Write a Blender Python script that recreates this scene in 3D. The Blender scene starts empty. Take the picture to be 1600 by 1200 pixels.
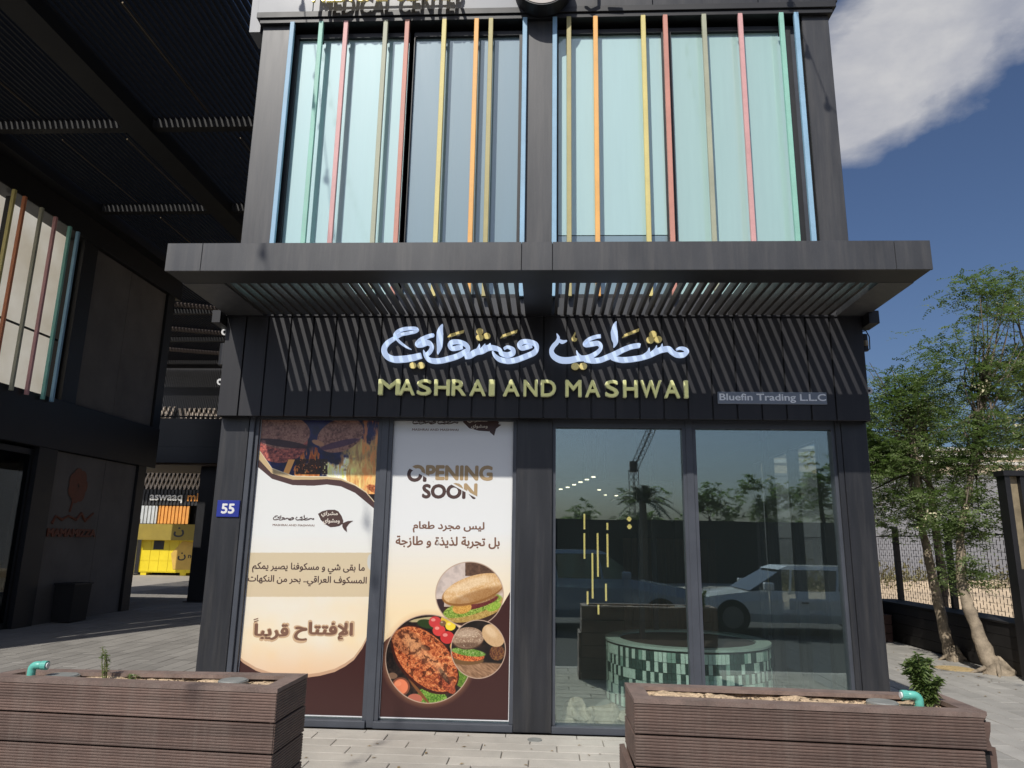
import bpy, bmesh, math, random
import numpy as np
from mathutils import Vector, Matrix
random.seed(7)
PI = math.pi
S = bpy.context.scene
COL = S.collection

# ------------------------------------------------------------------ camera
FPX, PITCH, YAW, ROLL, EYE = 1118.0, .2173, .0493, .0162, 1.6
fw = Vector((-math.sin(YAW)*math.cos(PITCH), math.cos(YAW)*math.cos(PITCH), math.sin(PITCH)))
rt0 = Vector((math.cos(YAW), math.sin(YAW), 0)); up0 = rt0.cross(fw)
rt = math.cos(ROLL)*rt0 + math.sin(ROLL)*up0; up = -math.sin(ROLL)*rt0 + math.cos(ROLL)*up0
cam = bpy.data.cameras.new('camera'); camo = bpy.data.objects.new('camera', cam); COL.objects.link(camo)
cam.sensor_width = 36; cam.lens = 36*FPX/1600; cam.clip_start = .05; cam.clip_end = 6000
camo.matrix_world = Matrix(((rt.x, up.x, -fw.x, 0), (rt.y, up.y, -fw.y, 0), (rt.z, up.z, -fw.z, EYE), (0, 0, 0, 1)))
S.camera = camo

# ------------------------------------------------------------------ light
SUN = Vector((-.34, -.9, 1.0)).normalized()                # towards the sun
sl = bpy.data.lights.new('sun', 'SUN'); sl.energy = 4.1; sl.angle = math.radians(.53); sl.color = (1, .955, .88)
so = bpy.data.objects.new('sun', sl); COL.objects.link(so); so.rotation_euler = SUN.to_track_quat('Z', 'Y').to_euler()
W = bpy.data.worlds.new('World'); S.world = W; W.use_nodes = True
wn, wl = W.node_tree.nodes, W.node_tree.links
bg = wn['Background']; bg.inputs[1].default_value = .080
sky = wn.new('ShaderNodeTexSky'); sky.sky_type = 'NISHITA'; sky.sun_disc = False
sky.sun_elevation = math.asin(SUN.z); sky.sun_rotation = math.atan2(SUN.x, SUN.y)
sky.air_density = 1.0; sky.dust_density = 3.0; sky.ozone_density = 2.5; sky.altitude = 0
def wmath(op, a, b=None, clamp=False):
    n = wn.new('ShaderNodeMath'); n.operation = op; n.use_clamp = clamp
    for i, v in enumerate((a, b)):
        if v is None: continue
        if isinstance(v, (int, float)): n.inputs[i].default_value = v
        else: wl.new(v, n.inputs[i])
    return n.outputs[0]
tc = wn.new('ShaderNodeTexCoord')
mp = wn.new('ShaderNodeMapping'); mp.inputs['Scale'].default_value = (1, 1, 1.9); mp.inputs['Location'].default_value = (.35, .1, .2)
wl.new(tc.outputs['Generated'], mp.inputs[0])
nz = wn.new('ShaderNodeTexNoise'); nz.inputs['Scale'].default_value = 4.2; nz.inputs['Detail'].default_value = 9; nz.inputs['Roughness'].default_value = .56; nz.inputs['Distortion'].default_value = .25
wl.new(mp.outputs[0], nz.inputs['Vector'])
nb = wn.new('ShaderNodeTexNoise'); nb.inputs['Scale'].default_value = 1.1; nb.inputs['Detail'].default_value = 2
wl.new(mp.outputs[0], nb.inputs['Vector'])
# one bank of cloud stands over the right of the building, more drift elsewhere
blob = None
for (cx, cy, cz), rad in (((.362, .773, .50), .085), ((.385, .755, .535), .12), ((.43, .71, .555), .14), ((.48, .655, .60), .17)):
    c = Vector((cx, cy, cz)).normalized()
    vd = wn.new('ShaderNodeVectorMath'); vd.operation = 'DISTANCE'; wl.new(tc.outputs['Generated'], vd.inputs[0]); vd.inputs[1].default_value = c
    g = wmath('SUBTRACT', 1, wmath('DIVIDE', vd.outputs['Value'], rad), True)
    blob = g if blob is None else wmath('MAXIMUM', blob, g)
dens = wmath('ADD', wmath('MULTIPLY', nz.outputs[0], 1.5), wmath('MULTIPLY', blob, 1.15))
dens = wmath('ADD', dens, wmath('MULTIPLY', nb.outputs[0], .55))
cl = wmath('MULTIPLY', wmath('SUBTRACT', dens, 1.33), 2.4, True)
cl = wmath('MULTIPLY', cl, .85)
sep = wn.new('ShaderNodeSeparateXYZ'); wl.new(tc.outputs['Generated'], sep.inputs[0])
cl = wmath('MULTIPLY', cl, wmath('MULTIPLY', wmath('SUBTRACT', sep.outputs[2], .12), 5, True))
mx = wn.new('ShaderNodeMix'); mx.data_type = 'RGBA'
wl.new(cl, mx.inputs['Factor']); 
tint = wn.new('ShaderNodeMix'); tint.data_type = 'RGBA'; tint.blend_type = 'MULTIPLY'; tint.inputs['Factor'].default_value = 1
tint.inputs[7].default_value = (.80, .89, 1.06, 1); wl.new(sky.outputs[0], tint.inputs[6])
wl.new(tint.outputs[2], mx.inputs[6]); cr_ = wn.new('ShaderNodeMix'); cr_.data_type = 'RGBA'; wl.new(wmath('MULTIPLY', wmath('SUBTRACT', nz.outputs[0], .42), 4.5, True), cr_.inputs['Factor']); cr_.inputs[6].default_value = (5.2, 5.4, 6.2, 1); cr_.inputs[7].default_value = (8.6, 8.5, 8.5, 1); wl.new(cr_.outputs[2], mx.inputs[7])
wl.new(mx.outputs[2], bg.inputs[0])
S.view_settings.view_transform = 'Standard'; S.view_settings.look = 'None'
S.view_settings.exposure = -.05; S.view_settings.gamma = 1; S.view_settings.use_curve_mapping = False
S.render.engine = 'CYCLES'
S.cycles.max_bounces = 8; S.cycles.diffuse_bounces = 3; S.cycles.glossy_bounces = 4; S.cycles.transparent_max_bounces = 24
S.cycles.use_denoising = True
S.cycles.sample_clamp_indirect = 6

# ------------------------------------------------------------------ helpers
def AT(px, py, Y):
    'a point measured in the photograph, on the upright plane y = Y, in metres'
    r = fw + rt*((px-800)/FPX) + up*((600-py)/FPX); t = Y/r.y
    return (r.x*t, r.z*t + EYE)
def AG(px, py, z=0):
    r = fw + rt*((px-800)/FPX) + up*((600-py)/FPX); t = (z-EYE)/r.z
    return (r.x*t, r.y*t)
def lin(c):
    c = c/255.
    return c/12.92 if c <= .04045 else ((c+.055)/1.055)**2.4
def C(r, g, b): return (lin(r), lin(g), lin(b))

MATS = {}
def mat(name, col, rough=.6, metal=0, var=.12, vscale=3, fine=0, bump=0, bscale=60, spec=.5, rnd=0, stretch=(1, 1, 1), emit=0, coat=0, dust=0):
    'procedural paint: base colour with broad stains, fine grain, per-object variation and bump'
    if name in MATS: return MATS[name]
    m = bpy.data.materials.new(name); m.use_nodes = True; n, l = m.node_tree.nodes, m.node_tree.links
    b = n['Principled BSDF']; b.inputs['Roughness'].default_value = rough; b.inputs['Metallic'].default_value = metal
    b.inputs['Specular IOR Level'].default_value = spec; b.inputs['Coat Weight'].default_value = coat
    geo = n.new('ShaderNodeNewGeometry'); mpn = n.new('ShaderNodeMapping'); mpn.inputs['Scale'].default_value = stretch
    l.new(geo.outputs['Position'], mpn.inputs[0])
    t = n.new('ShaderNodeTexNoise'); t.inputs['Scale'].default_value = vscale; t.inputs['Detail'].default_value = 6; t.inputs['Roughness'].default_value = .62
    l.new(mpn.outputs[0], t.inputs['Vector'])
    r = n.new('ShaderNodeMapRange'); r.inputs[1].default_value = .28; r.inputs[2].default_value = .72
    r.inputs[3].default_value = 1-var; r.inputs[4].default_value = 1+var; l.new(t.outputs[0], r.inputs[0])
    val = r.outputs[0]
    def mul(a, bb):
        q = n.new('ShaderNodeMath'); q.operation = 'MULTIPLY'; l.new(a, q.inputs[0]); l.new(bb, q.inputs[1]); return q.outputs[0]
    if fine:
        t2 = n.new('ShaderNodeTexNoise'); t2.inputs['Scale'].default_value = 140; t2.inputs['Detail'].default_value = 3; l.new(mpn.outputs[0], t2.inputs['Vector'])
        r2 = n.new('ShaderNodeMapRange'); r2.inputs[1].default_value = .3; r2.inputs[2].default_value = .7; r2.inputs[3].default_value = 1-fine; r2.inputs[4].default_value = 1+fine
        l.new(t2.outputs[0], r2.inputs[0]); val = mul(val, r2.outputs[0])
    if rnd:
        oi = n.new('ShaderNodeObjectInfo'); r3 = n.new('ShaderNodeMapRange'); r3.inputs[3].default_value = 1-rnd; r3.inputs[4].default_value = 1+rnd
        l.new(oi.outputs['Random'], r3.inputs[0]); val = mul(val, r3.outputs[0])
    vm = n.new('ShaderNodeVectorMath'); vm.operation = 'SCALE'; vm.inputs[0].default_value = col; l.new(val, vm.inputs['Scale'])
    if dust:
        dm = n.new('ShaderNodeMapping'); dm.inputs['Scale'].default_value = (9, 9, .55); l.new(geo.outputs['Position'], dm.inputs[0])
        dn = n.new('ShaderNodeTexNoise'); dn.inputs['Scale'].default_value = 1.6; dn.inputs['Detail'].default_value = 7; dn.inputs['Roughness'].default_value = .68; l.new(dm.outputs[0], dn.inputs['Vector'])
        dr = n.new('ShaderNodeMapRange'); dr.inputs[1].default_value = .46; dr.inputs[2].default_value = .78; dr.inputs[3].default_value = 0; dr.inputs[4].default_value = dust; l.new(dn.outputs[0], dr.inputs[0])
        dx = n.new('ShaderNodeMix'); dx.data_type = 'RGBA'; l.new(dr.outputs[0], dx.inputs['Factor']); l.new(vm.outputs[0], dx.inputs[6]); dx.inputs[7].default_value = (.30, .27, .23, 1); l.new(dx.outputs[2], b.inputs['Base Color'])
    else: l.new(vm.outputs[0], b.inputs['Base Color'])
    rr = n.new('ShaderNodeMapRange'); rr.inputs[3].default_value = max(.03, rough-.1); rr.inputs[4].default_value = min(1, rough+.1)
    l.new(t.outputs[0], rr.inputs[0]); l.new(rr.outputs[0], b.inputs['Roughness'])
    if bump:
        t3 = n.new('ShaderNodeTexNoise'); t3.inputs['Scale'].default_value = bscale; t3.inputs['Detail'].default_value = 5; l.new(mpn.outputs[0], t3.inputs['Vector'])
        bp = n.new('ShaderNodeBump'); bp.inputs['Strength'].default_value = bump; bp.inputs['Distance'].default_value = .01
        l.new(t3.outputs[0], bp.inputs['Height']); l.new(bp.outputs[0], b.inputs['Normal'])
    if emit:
        b.inputs['Emission Color'].default_value = (*col, 1); b.inputs['Emission Strength'].default_value = emit
    MATS[name] = m; return m

def glassmat(name, tint, refl, gloss=(.9, .97, 1), rough=0.0, wave=0, dust=0.0):
    m = bpy.data.materials.new(name); m.use_nodes = True; n, l = m.node_tree.nodes, m.node_tree.links; n.clear()
    o = n.new('ShaderNodeOutputMaterial'); t = n.new('ShaderNodeBsdfTransparent'); t.inputs[0].default_value = (*tint, 1)
    g = n.new('ShaderNodeBsdfGlossy'); g.inputs[0].default_value = (*gloss, 1); g.inputs['Roughness'].default_value = rough
    f = n.new('ShaderNodeLayerWeight'); f5 = n.new('ShaderNodeMath'); f5.operation = 'POWER'; f5.inputs[1].default_value = 5; l.new(f.outputs['Facing'], f5.inputs[0])
    df = n.new('ShaderNodeBsdfDiffuse'); df.inputs[0].default_value = (.55, .68, .64, 1); xd = n.new('ShaderNodeMixShader'); xd.inputs[0].default_value = dust; l.new(t.outputs[0], xd.inputs[1]); l.new(df.outputs[0], xd.inputs[2])
    a = n.new('ShaderNodeMath'); a.operation = 'ADD'; a.use_clamp = True; a.inputs[1].default_value = refl+.03; l.new(f5.outputs[0], a.inputs[0])
    x = n.new('ShaderNodeMixShader'); l.new(a.outputs[0], x.inputs[0]); l.new(xd.outputs[0], x.inputs[1]); l.new(g.outputs[0], x.inputs[2]); l.new(x.outputs[0], o.inputs[0])
    if wave:
        geo = n.new('ShaderNodeNewGeometry'); w = n.new('ShaderNodeTexNoise'); w.inputs['Scale'].default_value = 1.3; w.inputs['Detail'].default_value = 1
        l.new(geo.outputs['Position'], w.inputs['Vector']); bp = n.new('ShaderNodeBump'); bp.inputs['Strength'].default_value = wave; bp.inputs['Distance'].default_value = .02
        l.new(w.outputs[0], bp.inputs['Height']); l.new(bp.outputs[0], g.inputs['Normal'])
    return m

class MB:
    def __init__(s): s.v = []; s.f = []
    def add(s, vs, fs):
        k = len(s.v); s.v += [tuple(p) for p in vs]; s.f += [tuple(i+k for i in f) for f in fs]; return s
    def box(s, x0, x1, y0, y1, z0, z1, c=0):
        if c:      # chamfered box
            bm = bmesh.new(); M = Matrix.Translation(((x0+x1)/2, (y0+y1)/2, (z0+z1)/2)) @ Matrix.Diagonal((x1-x0, y1-y0, z1-z0, 1))
            bmesh.ops.create_cube(bm, size=1, matrix=M); bmesh.ops.bevel(bm, geom=bm.edges[:], offset=c, segments=1, affect='EDGES', clamp_overlap=True)
            bm.verts.index_update(); s.add([v.co[:] for v in bm.verts], [[v.index for v in f.verts] for f in bm.faces]); bm.free(); return s
        return s.add([(x0,y0,z0),(x1,y0,z0),(x1,y1,z0),(x0,y1,z0),(x0,y0,z1),(x1,y0,z1),(x1,y1,z1),(x0,y1,z1)],
                     [(3,2,1,0),(4,5,6,7),(0,1,5,4),(1,2,6,5),(2,3,7,6),(3,0,4,7)])
    def hexa(s, lo, hi):     # lo, hi: four corners each, counter-clockwise seen from above
        return s.add(list(lo)+list(hi), [(3,2,1,0),(4,5,6,7),(0,1,5,4),(1,2,6,5),(2,3,7,6),(3,0,4,7)])
    def tube(s, pts, rad, n=8, cap=True):
        pts = [Vector(p) for p in pts]; rads = rad if isinstance(rad, (list, tuple)) else [rad]*len(pts)
        rings = []; u = None
        for i, p in enumerate(pts):
            d = (pts[min(i+1, len(pts)-1)] - pts[max(i-1, 0)]).normalized()
            if u is None: u = d.orthogonal().normalized()
            u = (u - d*u.dot(d)).normalized(); w = d.cross(u)
            rings.append([p + (u*math.cos(2*PI*k/n) + w*math.sin(2*PI*k/n))*rads[i] for k in range(n)])
        vs = [q for r in rings for q in r]; fs = []
        for i in range(len(rings)-1):
            for k in range(n): fs.append((i*n+k, i*n+(k+1) % n, (i+1)*n+(k+1) % n, (i+1)*n+k))
        if cap: fs += [tuple(range(n))[::-1], tuple((len(rings)-1)*n+k for k in range(n))]
        return s.add(vs, fs)
    def prism_y(s, poly, y0, y1):   # polygon in x,z extruded along y (simple polygons)
        n = len(poly); return s.add([(x, y0, z) for x, z in poly]+[(x, y1, z) for x, z in poly],
            [tuple(range(n)), tuple(range(2*n-1, n-1, -1))]+[(i, (i+1) % n, n+(i+1) % n, n+i) for i in range(n)])
    def disc_y(s, cx, cz, rx, rz, y0, y1, n=28):
        return s.prism_y([(cx+rx*math.cos(2*PI*k/n), cz+rz*math.sin(2*PI*k/n)) for k in range(n)], y0, y1)
    def cyl(s, cx, cy, z0, z1, r0, r1=None, n=24):
        return s.tube([(cx, cy, z0), (cx, cy, z1)], [r0, r0 if r1 is None else r1], n)
    def build(s, name, m, parent=None, smooth=False, loc=None, fix=False):
        me = bpy.data.meshes.new(name); org = Vector(loc) if loc is not None else Vector((0, 0, 0))
        base = parent_world(parent) if parent else Vector((0, 0, 0))
        me.from_pydata([tuple(Vector(p)-org) for p in s.v] if loc is not None else s.v, [], s.f)
        if loc is None and parent: me.transform(Matrix.Translation(-base))
        if m: me.materials.append(m)
        if smooth: me.polygons.foreach_set('use_smooth', [True]*len(me.polygons))
        me.update()
        if fix:
            bm = bmesh.new(); bm.from_mesh(me); bmesh.ops.recalc_face_normals(bm, faces=bm.faces[:]); bm.to_mesh(me); bm.free()
        o = bpy.data.objects.new(name, me); COL.objects.link(o)
        if parent: o.parent = parent
        if loc is not None: o.location = org - base
        return o
def parent_world(o):
    v = Vector((0, 0, 0))
    while o: v += o.location; o = o.parent
    return v
def tag(o, label, cat, group=None):
    o['label'] = label; o['category'] = cat
    if group: o['group'] = group
    return o
def thing(name, label, cat, loc=(0, 0, 0), group=None):
    o = bpy.data.objects.new(name, None); o.empty_display_size = .2; COL.objects.link(o); o.location = loc; return tag(o, label, cat, group)
def struct(o): o['kind'] = 'structure'; return o
def stuff(o): o['kind'] = 'stuff'; return o
def lab(o, t): o['label'] = t; return o
def B(name, m, parent, *box, c=0): return MB().box(*box, c=c).build(name, m, parent)
def inst(me, name, parent, loc, rot=None):
    o = bpy.data.objects.new(name, me); COL.objects.link(o); o.parent = parent
    o.location = Vector(loc) - parent_world(parent)
    if rot: o.rotation_euler = rot
    return o
def meshof(name, mb, m):
    me = bpy.data.meshes.new(name); me.from_pydata(mb.v, [], mb.f); me.materials.append(m); me.update(); return me

# Arabic letters joined by hand: presentation forms in visual order
AR = {'إ':(0xFE87,2),'ا':(0xFE8D,2),'ب':(0xFE8F,4),'ة':(0xFE93,2),'ت':(0xFE95,4),'ج':(0xFE9D,4),'ح':(0xFEA1,4),'د':(0xFEA9,2),'ذ':(0xFEAB,2),
      'ر':(0xFEAD,2),'ز':(0xFEAF,2),'س':(0xFEB1,4),'ش':(0xFEB5,4),'ص':(0xFEB9,4),'ط':(0xFEC1,4),'ع':(0xFEC9,4),'ف':(0xFED1,4),'ق':(0xFED5,4),
      'ك':(0xFED9,4),'ل':(0xFEDD,4),'م':(0xFEE1,4),'ن':(0xFEE5,4),'ه':(0xFEE9,4),'و':(0xFEED,2),'ى':(0xFEEF,2),'ي':(0xFEF1,4),'\u0001':(0xFEF9,2),'\u0002':(0xFEFB,2)}
def arabic(t):
    out = []
    for w in t.split(' '):
        w = w.replace('لإ', '\u0001').replace('لا', '\u0002'); s = ''
        for i, ch in enumerate(w):
            if ch not in AR: s += ch; continue
            b, k = AR[ch]; pj = i > 0 and w[i-1] in AR and AR[w[i-1]][1] == 4
            nj = k == 4 and i < len(w)-1 and w[i+1] in AR
            s += chr(b + (3 if pj and nj else 2 if nj else 1 if pj else 0))
        out.append(s[::-1])
    return ' '.join(out[::-1])
def outlines(txt, spacing=1.0):
    'closed outlines of a line of type, each outer contour with its holes'
    c = bpy.data.curves.new('text', 'FONT'); c.body = txt; c.size = 1; c.space_character = spacing
    o = bpy.data.objects.new('text', c); COL.objects.link(o)
    cu = o.to_curve(bpy.context.evaluated_depsgraph_get()); polys = []
    for sp in cu.splines:
        bp = sp.bezier_points; n = len(bp); P = []
        if n < 2: continue
        for i in range(n):
            p, q = bp[i], bp[(i+1) % n]; a, h1, h2, d = p.co.xy, p.handle_right.xy, q.handle_left.xy, q.co.xy
            straight = abs((h1-a).cross(d-a)) < 1e-5 and abs((h2-a).cross(d-a)) < 1e-5
            for k in range(1 if straight else 4):
                t = k/4; u = 1-t; P.append((u*u*u*a.x+3*u*u*t*h1.x+3*u*t*t*h2.x+t*t*t*d.x, u*u*u*a.y+3*u*u*t*h1.y+3*u*t*t*h2.y+t*t*t*d.y))
        Q = [P[0]]
        for p in P[1:]:
            if math.dist(p, Q[-1]) > 1e-4: Q.append(p)
        if math.dist(Q[0], Q[-1]) < 1e-4: Q.pop()
        if len(Q) > 2: polys.append(Q)
    o.to_curve_clear(); bpy.data.objects.remove(o); bpy.data.curves.remove(c)
    area = [sum(p[i][0]*p[(i+1) % len(p)][1]-p[(i+1) % len(p)][0]*p[i][1] for i in range(len(p)))/2 for p in polys]
    if not polys: return []
    sgn = 1 if area[max(range(len(area)), key=lambda i: abs(area[i]))] > 0 else -1
    def inside(pt, P):
        r = False
        for i in range(len(P)):
            (x1, y1), (x2, y2) = P[i], P[(i+1) % len(P)]
            if (y1 > pt[1]) != (y2 > pt[1]) and pt[0] < (x2-x1)*(pt[1]-y1)/(y2-y1)+x1: r = not r
        return r
    outs = [[p] for p, a in zip(polys, area) if a*sgn > 0]
    for p, a in zip(polys, area):
        if a*sgn < 0:
            for g in outs:
                if inside(p[0], g[0]) and inside(p[len(p)//2], g[0]): g.append(p); break
            else: outs.append([p])
    return outs
def text_on_wall(name, txt, x0, x1, z0, z1, y, m, parent, bold=0.0, depth=.001, spacing=1.0, slant=0.0, cut=None, face=(0, -1)):
    '''lettering that fills the box x0..x1, z0..z1 on the wall y and stands depth proud of it; weight is added by
    laying the outline over itself a hair apart'''
    G = outlines(txt, spacing); V = []; Fc = []
    if not G: G = [[[(0, 0), (1, 0), (1, 1)]]]
    xs = [p[0] for g in G for p in g[0]]; ys = [p[1] for g in G for p in g[0]]; ax, bx, ay, by = min(xs), max(xs), min(ys), max(ys)
    sh = [(0, 0)] if not bold else [(0, 0)]+[(bold*math.cos(k*PI/4), bold*math.sin(k*PI/4)) for k in range(8)]
    kx = (x1-x0)/(bx-ax+2*bold); kz = (z1-z0)/(by-ay+2*bold); step = min(.00006, depth*.05); lay_ = 0
    from mathutils.geometry import tessellate_polygon
    for gi, g in enumerate(G):
        tris = tessellate_polygon([[Vector((p[0], p[1], 0)) for p in c] for c in g])
        flat = [p for c in g for p in c]; n = len(flat)
        for si, (sx, sy) in enumerate(sh):
            yf = y-depth+step*(si*2+gi % 2); k = len(V)
            for p in flat:
                X = x0+(p[0]+sx-ax+bold)*kx; V.append((X, yf, z0+(p[1]+sy-ay+bold)*kz+slant*(p[0]-ax)/(bx-ax)))
            for p in flat:
                X = x0+(p[0]+sx-ax+bold)*kx; V.append((X, y, z0+(p[1]+sy-ay+bold)*kz+slant*(p[0]-ax)/(bx-ax)))
            Fc += [(a+k, b+k, c+k) for a, b, c in tris]; q = k
            for c in g:
                L = len(c); Fc += [(q+i, q+(i+1) % L, q+n+(i+1) % L, q+n+i) for i in range(L)]; q += L
    me = bpy.data.meshes.new(name); me.from_pydata(V, [], Fc)
    me.materials.append(m)
    if cut:
        bm = bmesh.new(); bm.from_mesh(me); pt, no, shv = cut
        bmesh.ops.bisect_plane(bm, geom=bm.verts[:]+bm.edges[:]+bm.faces[:], plane_co=pt, plane_no=no, clear_outer=True)
        bmesh.ops.translate(bm, verts=bm.verts[:], vec=shv); bm.to_mesh(me); bm.free()
    me.transform(Matrix.Translation(-parent_world(parent))); me.update()
    o = bpy.data.objects.new(name, me); COL.objects.link(o); o.parent = parent; return o

# ------------------------------------------------------------------ materials
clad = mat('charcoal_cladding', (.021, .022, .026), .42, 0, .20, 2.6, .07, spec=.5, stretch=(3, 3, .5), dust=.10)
clad_up = mat('upper_column_cladding', (.046, .047, .051), .42, 0, .16, 2.4, .07, stretch=(3, 3, .45), dust=.13)  # same cladding as the lower columns, its brighter light put into the colour
clad_can = mat('canopy_cladding', (.052, .053, .057), .42, 0, .18, 2.2, .07, stretch=(1.6, 1, .6), dust=.14)  # same cladding again, lightened in colour for the light on the canopy
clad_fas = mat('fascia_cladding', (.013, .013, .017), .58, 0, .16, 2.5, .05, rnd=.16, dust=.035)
clad_bl = mat('black_metal', (.012, .012, .014), .5, 0, .2, 3, .05)
frame_m = mat('window_frame_metal', (.060, .066, .080), .42, 0, .12, 4, .05)
slat_d = mat('roof_slat_metal', (.020, .019, .019), .65, 0, .25, 8, .1, spec=.3)
slat_m = mat('slat_metal', (.030, .027, .025), .42, 0, .3, 8, .15, spec=.5)
dark_in = mat('dark_interior', (.018, .018, .018), .6)
white_band = mat('pale_sign_band', (.22, .23, .25), .45, 0, .10, 2, .03)
gold = mat('brushed_gold', (.80, .66, .26), .30, .25, .10, 20, emit=.12)  # faint glow added so gold parts stay bright in shade
gold_rim = mat('gold_letter_face', (.50, .50, .22), .5, 0, .1, 12, emit=.42)  # glow added to keep the shaded letter faces bright
mirror = mat('glowing_pale_acrylic', (.25, .31, .43), .3, 0, .04, 5, emit=1.7)  # no lamp behind: glow stands in for bright sky reflected in the strokes
white_p = mat('white_plastic', (.72, .72, .70), .4)
concrete = mat('concrete_panel', (.15, .138, .130), .75, 0, .22, 1.3, .06, .15, 30)
joint_m = mat('joint_sand', (.20, .18, .15), .95, 0, .2, 6, .1)
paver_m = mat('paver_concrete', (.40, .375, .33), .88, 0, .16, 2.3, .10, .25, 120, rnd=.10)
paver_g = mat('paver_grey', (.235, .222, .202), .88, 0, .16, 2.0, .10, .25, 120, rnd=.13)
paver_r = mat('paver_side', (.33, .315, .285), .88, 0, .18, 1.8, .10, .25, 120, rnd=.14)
plank_m = mat('composite_plank', (.122, .078, .062), .66, 0, .32, 5, .18, stretch=(.25, 1, 3), rnd=.16, dust=.16)
plank_top = mat('composite_cap', (.185, .13, .108), .7, 0, .32, 7, .16, dust=.25)
black_plank = mat('black_plank', (.016, .014, .013), .7, 0, .3, 5, .1)
sand_m = mat('planter_sand', (.50, .37, .235), .95, 0, .35, 22, .35, .8, 60)
teal_m = mat('teal_pipe', (.12, .45, .37), .38, 0, .12, 20)
lid_m = mat('grey_lid', (.22, .225, .21), .6, 0, .15, 15)
bark_m = mat('bark', (.29, .235, .17), .88, 0, .55, 7, .15, .7, 30)
bark_d = mat('dark_bark', (.13, .105, .08), .85, 0, .35, 9, .15, .7, 30)
leaf_m = mat('moringa_leaf', (.18, .235, .095), .5, 0, .45, 2.6, .2)
leaf_b = mat('bush_leaf', (.16, .215, .075), .45, 0, .4, 30, .1)
flower_m = mat('pale_blossom', (.55, .50, .33), .8)
for lm in (leaf_m, leaf_b):        # light passes through leaves
    n, l = lm.node_tree.nodes, lm.node_tree.links; b = n['Principled BSDF']; o = n['Material Output']
    tr = n.new('ShaderNodeBsdfTranslucent'); tr.inputs[0].default_value = (.16, .26, .06, 1); x = n.new('ShaderNodeMixShader'); x.inputs[0].default_value = .42
    l.new(b.outputs[0], x.inputs[1]); l.new(tr.outputs[0], x.inputs[2]); l.new(x.outputs[0], o.inputs[0])
glass_low = glassmat('shop_glass', (.965, .99, .98), .185, (.86, 1.0, .97), .010, .03, .010)
glass_dim = glassmat('dim_glass', (.6, .65, .65), .02)

def frosted(name, col, rough=.5):
    'frosted film on glass, with faint vertical streaks of dust'
    m = mat(name, col, rough, 0, .03, 1.4, 0, spec=.35, stretch=(14, 1, .8))
    n, l = m.node_tree.nodes, m.node_tree.links; g = n.new('ShaderNodeBsdfGlossy'); g.inputs['Roughness'].default_value = .06; g.inputs[0].default_value = (.85, .97, 1, 1)
    x = n.new('ShaderNodeMixShader'); x.inputs[0].default_value = .14; l.new(n['Principled BSDF'].outputs[0], x.inputs[1]); l.new(g.outputs[0], x.inputs[2]); l.new(x.outputs[0], n['Material Output'].inputs[0]); return m
frost_a = frosted('pale_aqua_film', (.41, .60, .595)); frost_b = frosted('grey_blue_film', (.18, .265, .305)); frost_c = frosted('pale_green_film', (.385, .565, .535))

# ------------------------------------------------------------------ ground
gr = struct(MB().add([(-600, -600, -.40), (600, -600, -.40), (600, 900, -.40), (-600, 900, -.40)], [(0, 1, 2, 3)]).build('ground', mat('dry_ground', (.36, .30, .215), .95, 0, .2, .3, .1)))
road = struct(MB().box(-60, 60, -14, 3.30, -.39, -.14).build('road', mat('asphalt', (.040, .040, .042), .9, 0, .2, 2, .15)))
kerb = struct(MB().box(-60, 60, 3.302, 3.45, -.39, -.006).build('kerb', mat('kerb_concrete', (.4, .38, .35), .85)))
base_f = struct(MB().box(-3.3, 3.3, 3.452, 6.6, -.39, -.014).build('front_pavement', joint_m))
base_l = struct(MB().box(-40, -3.302, 3.452, 60, -.39, -.014).build('passage_pavement', joint_m))
base_r = struct(MB().box(3.302, 6.6, 3.452, 24, -.39, -.014).build('side_pavement', joint_m))
sand = struct(MB().box(6.62, 300, 3.452, 400, -.39, -.10).build('sand_lot', mat('desert_sand', (.56, .43, .285), .95, 0, .22, .5, .12, .6, 3)))

def lay(base, x0, x1, y0, y1, L, Wd, along, m, vis, seed):
    'staggered long pavers: those of the visible near zone one by one, the rest joined'
    rr = random.Random(seed); g = .0035
    pm = meshof('paver', MB().box(-L/2+g, L/2-g, -Wd/2+g, Wd/2-g, -.02, 0, c=.004), m)
    allp = []
    a0, a1, b0, b1 = (x0, x1, y0, y1) if along == 'x' else (y0, y1, x0, x1)
    b = b0; k = 0
    while b < b1-.02:
        w = min(Wd, b1-b); a = a0 - (k % 3)*L/3 - rr.random()*.04
        while a < a1:
            s, e = max(a, a0), min(a+L, a1)
            if e-s > .03: allp.append((s, e, b, b+w))
            a += L
        b += Wd; k += 1
    cand = []; rest = MB()
    for p in allp:
        ca, cb = (p[0]+p[1])/2, (p[2]+p[3])/2; x, y = (ca, cb) if along == 'x' else (cb, ca)
        full = abs(p[1]-p[0]-L) < 1e-4 and abs(p[3]-p[2]-Wd) < 1e-4
        v = vis(x, y)
        cand.append((v if full else 1e9, x, y, p))
    cand.sort(key=lambda t: t[0])
    for i, (v, x, y, p) in enumerate(cand):
        dz = rr.uniform(-.0015, .0015)
        if v < 1e8 and i < 240:
            inst(pm, 'paver', base, (x, y, dz), (rr.uniform(-.002, .002), rr.uniform(-.002, .002), (0 if along == 'x' else PI/2)+rr.uniform(-.004, .004)))
        elif v < 9e9:
            s, e, c, d = p
            if along == 'x': rest.box(s+g, e-g, c+g, d-g, -.02, dz)
            else: rest.box(c+g, d-g, s+g, e-g, -.02, dz)
    if rest.v: stuff(rest.build('paving_blocks', m, base))
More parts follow.
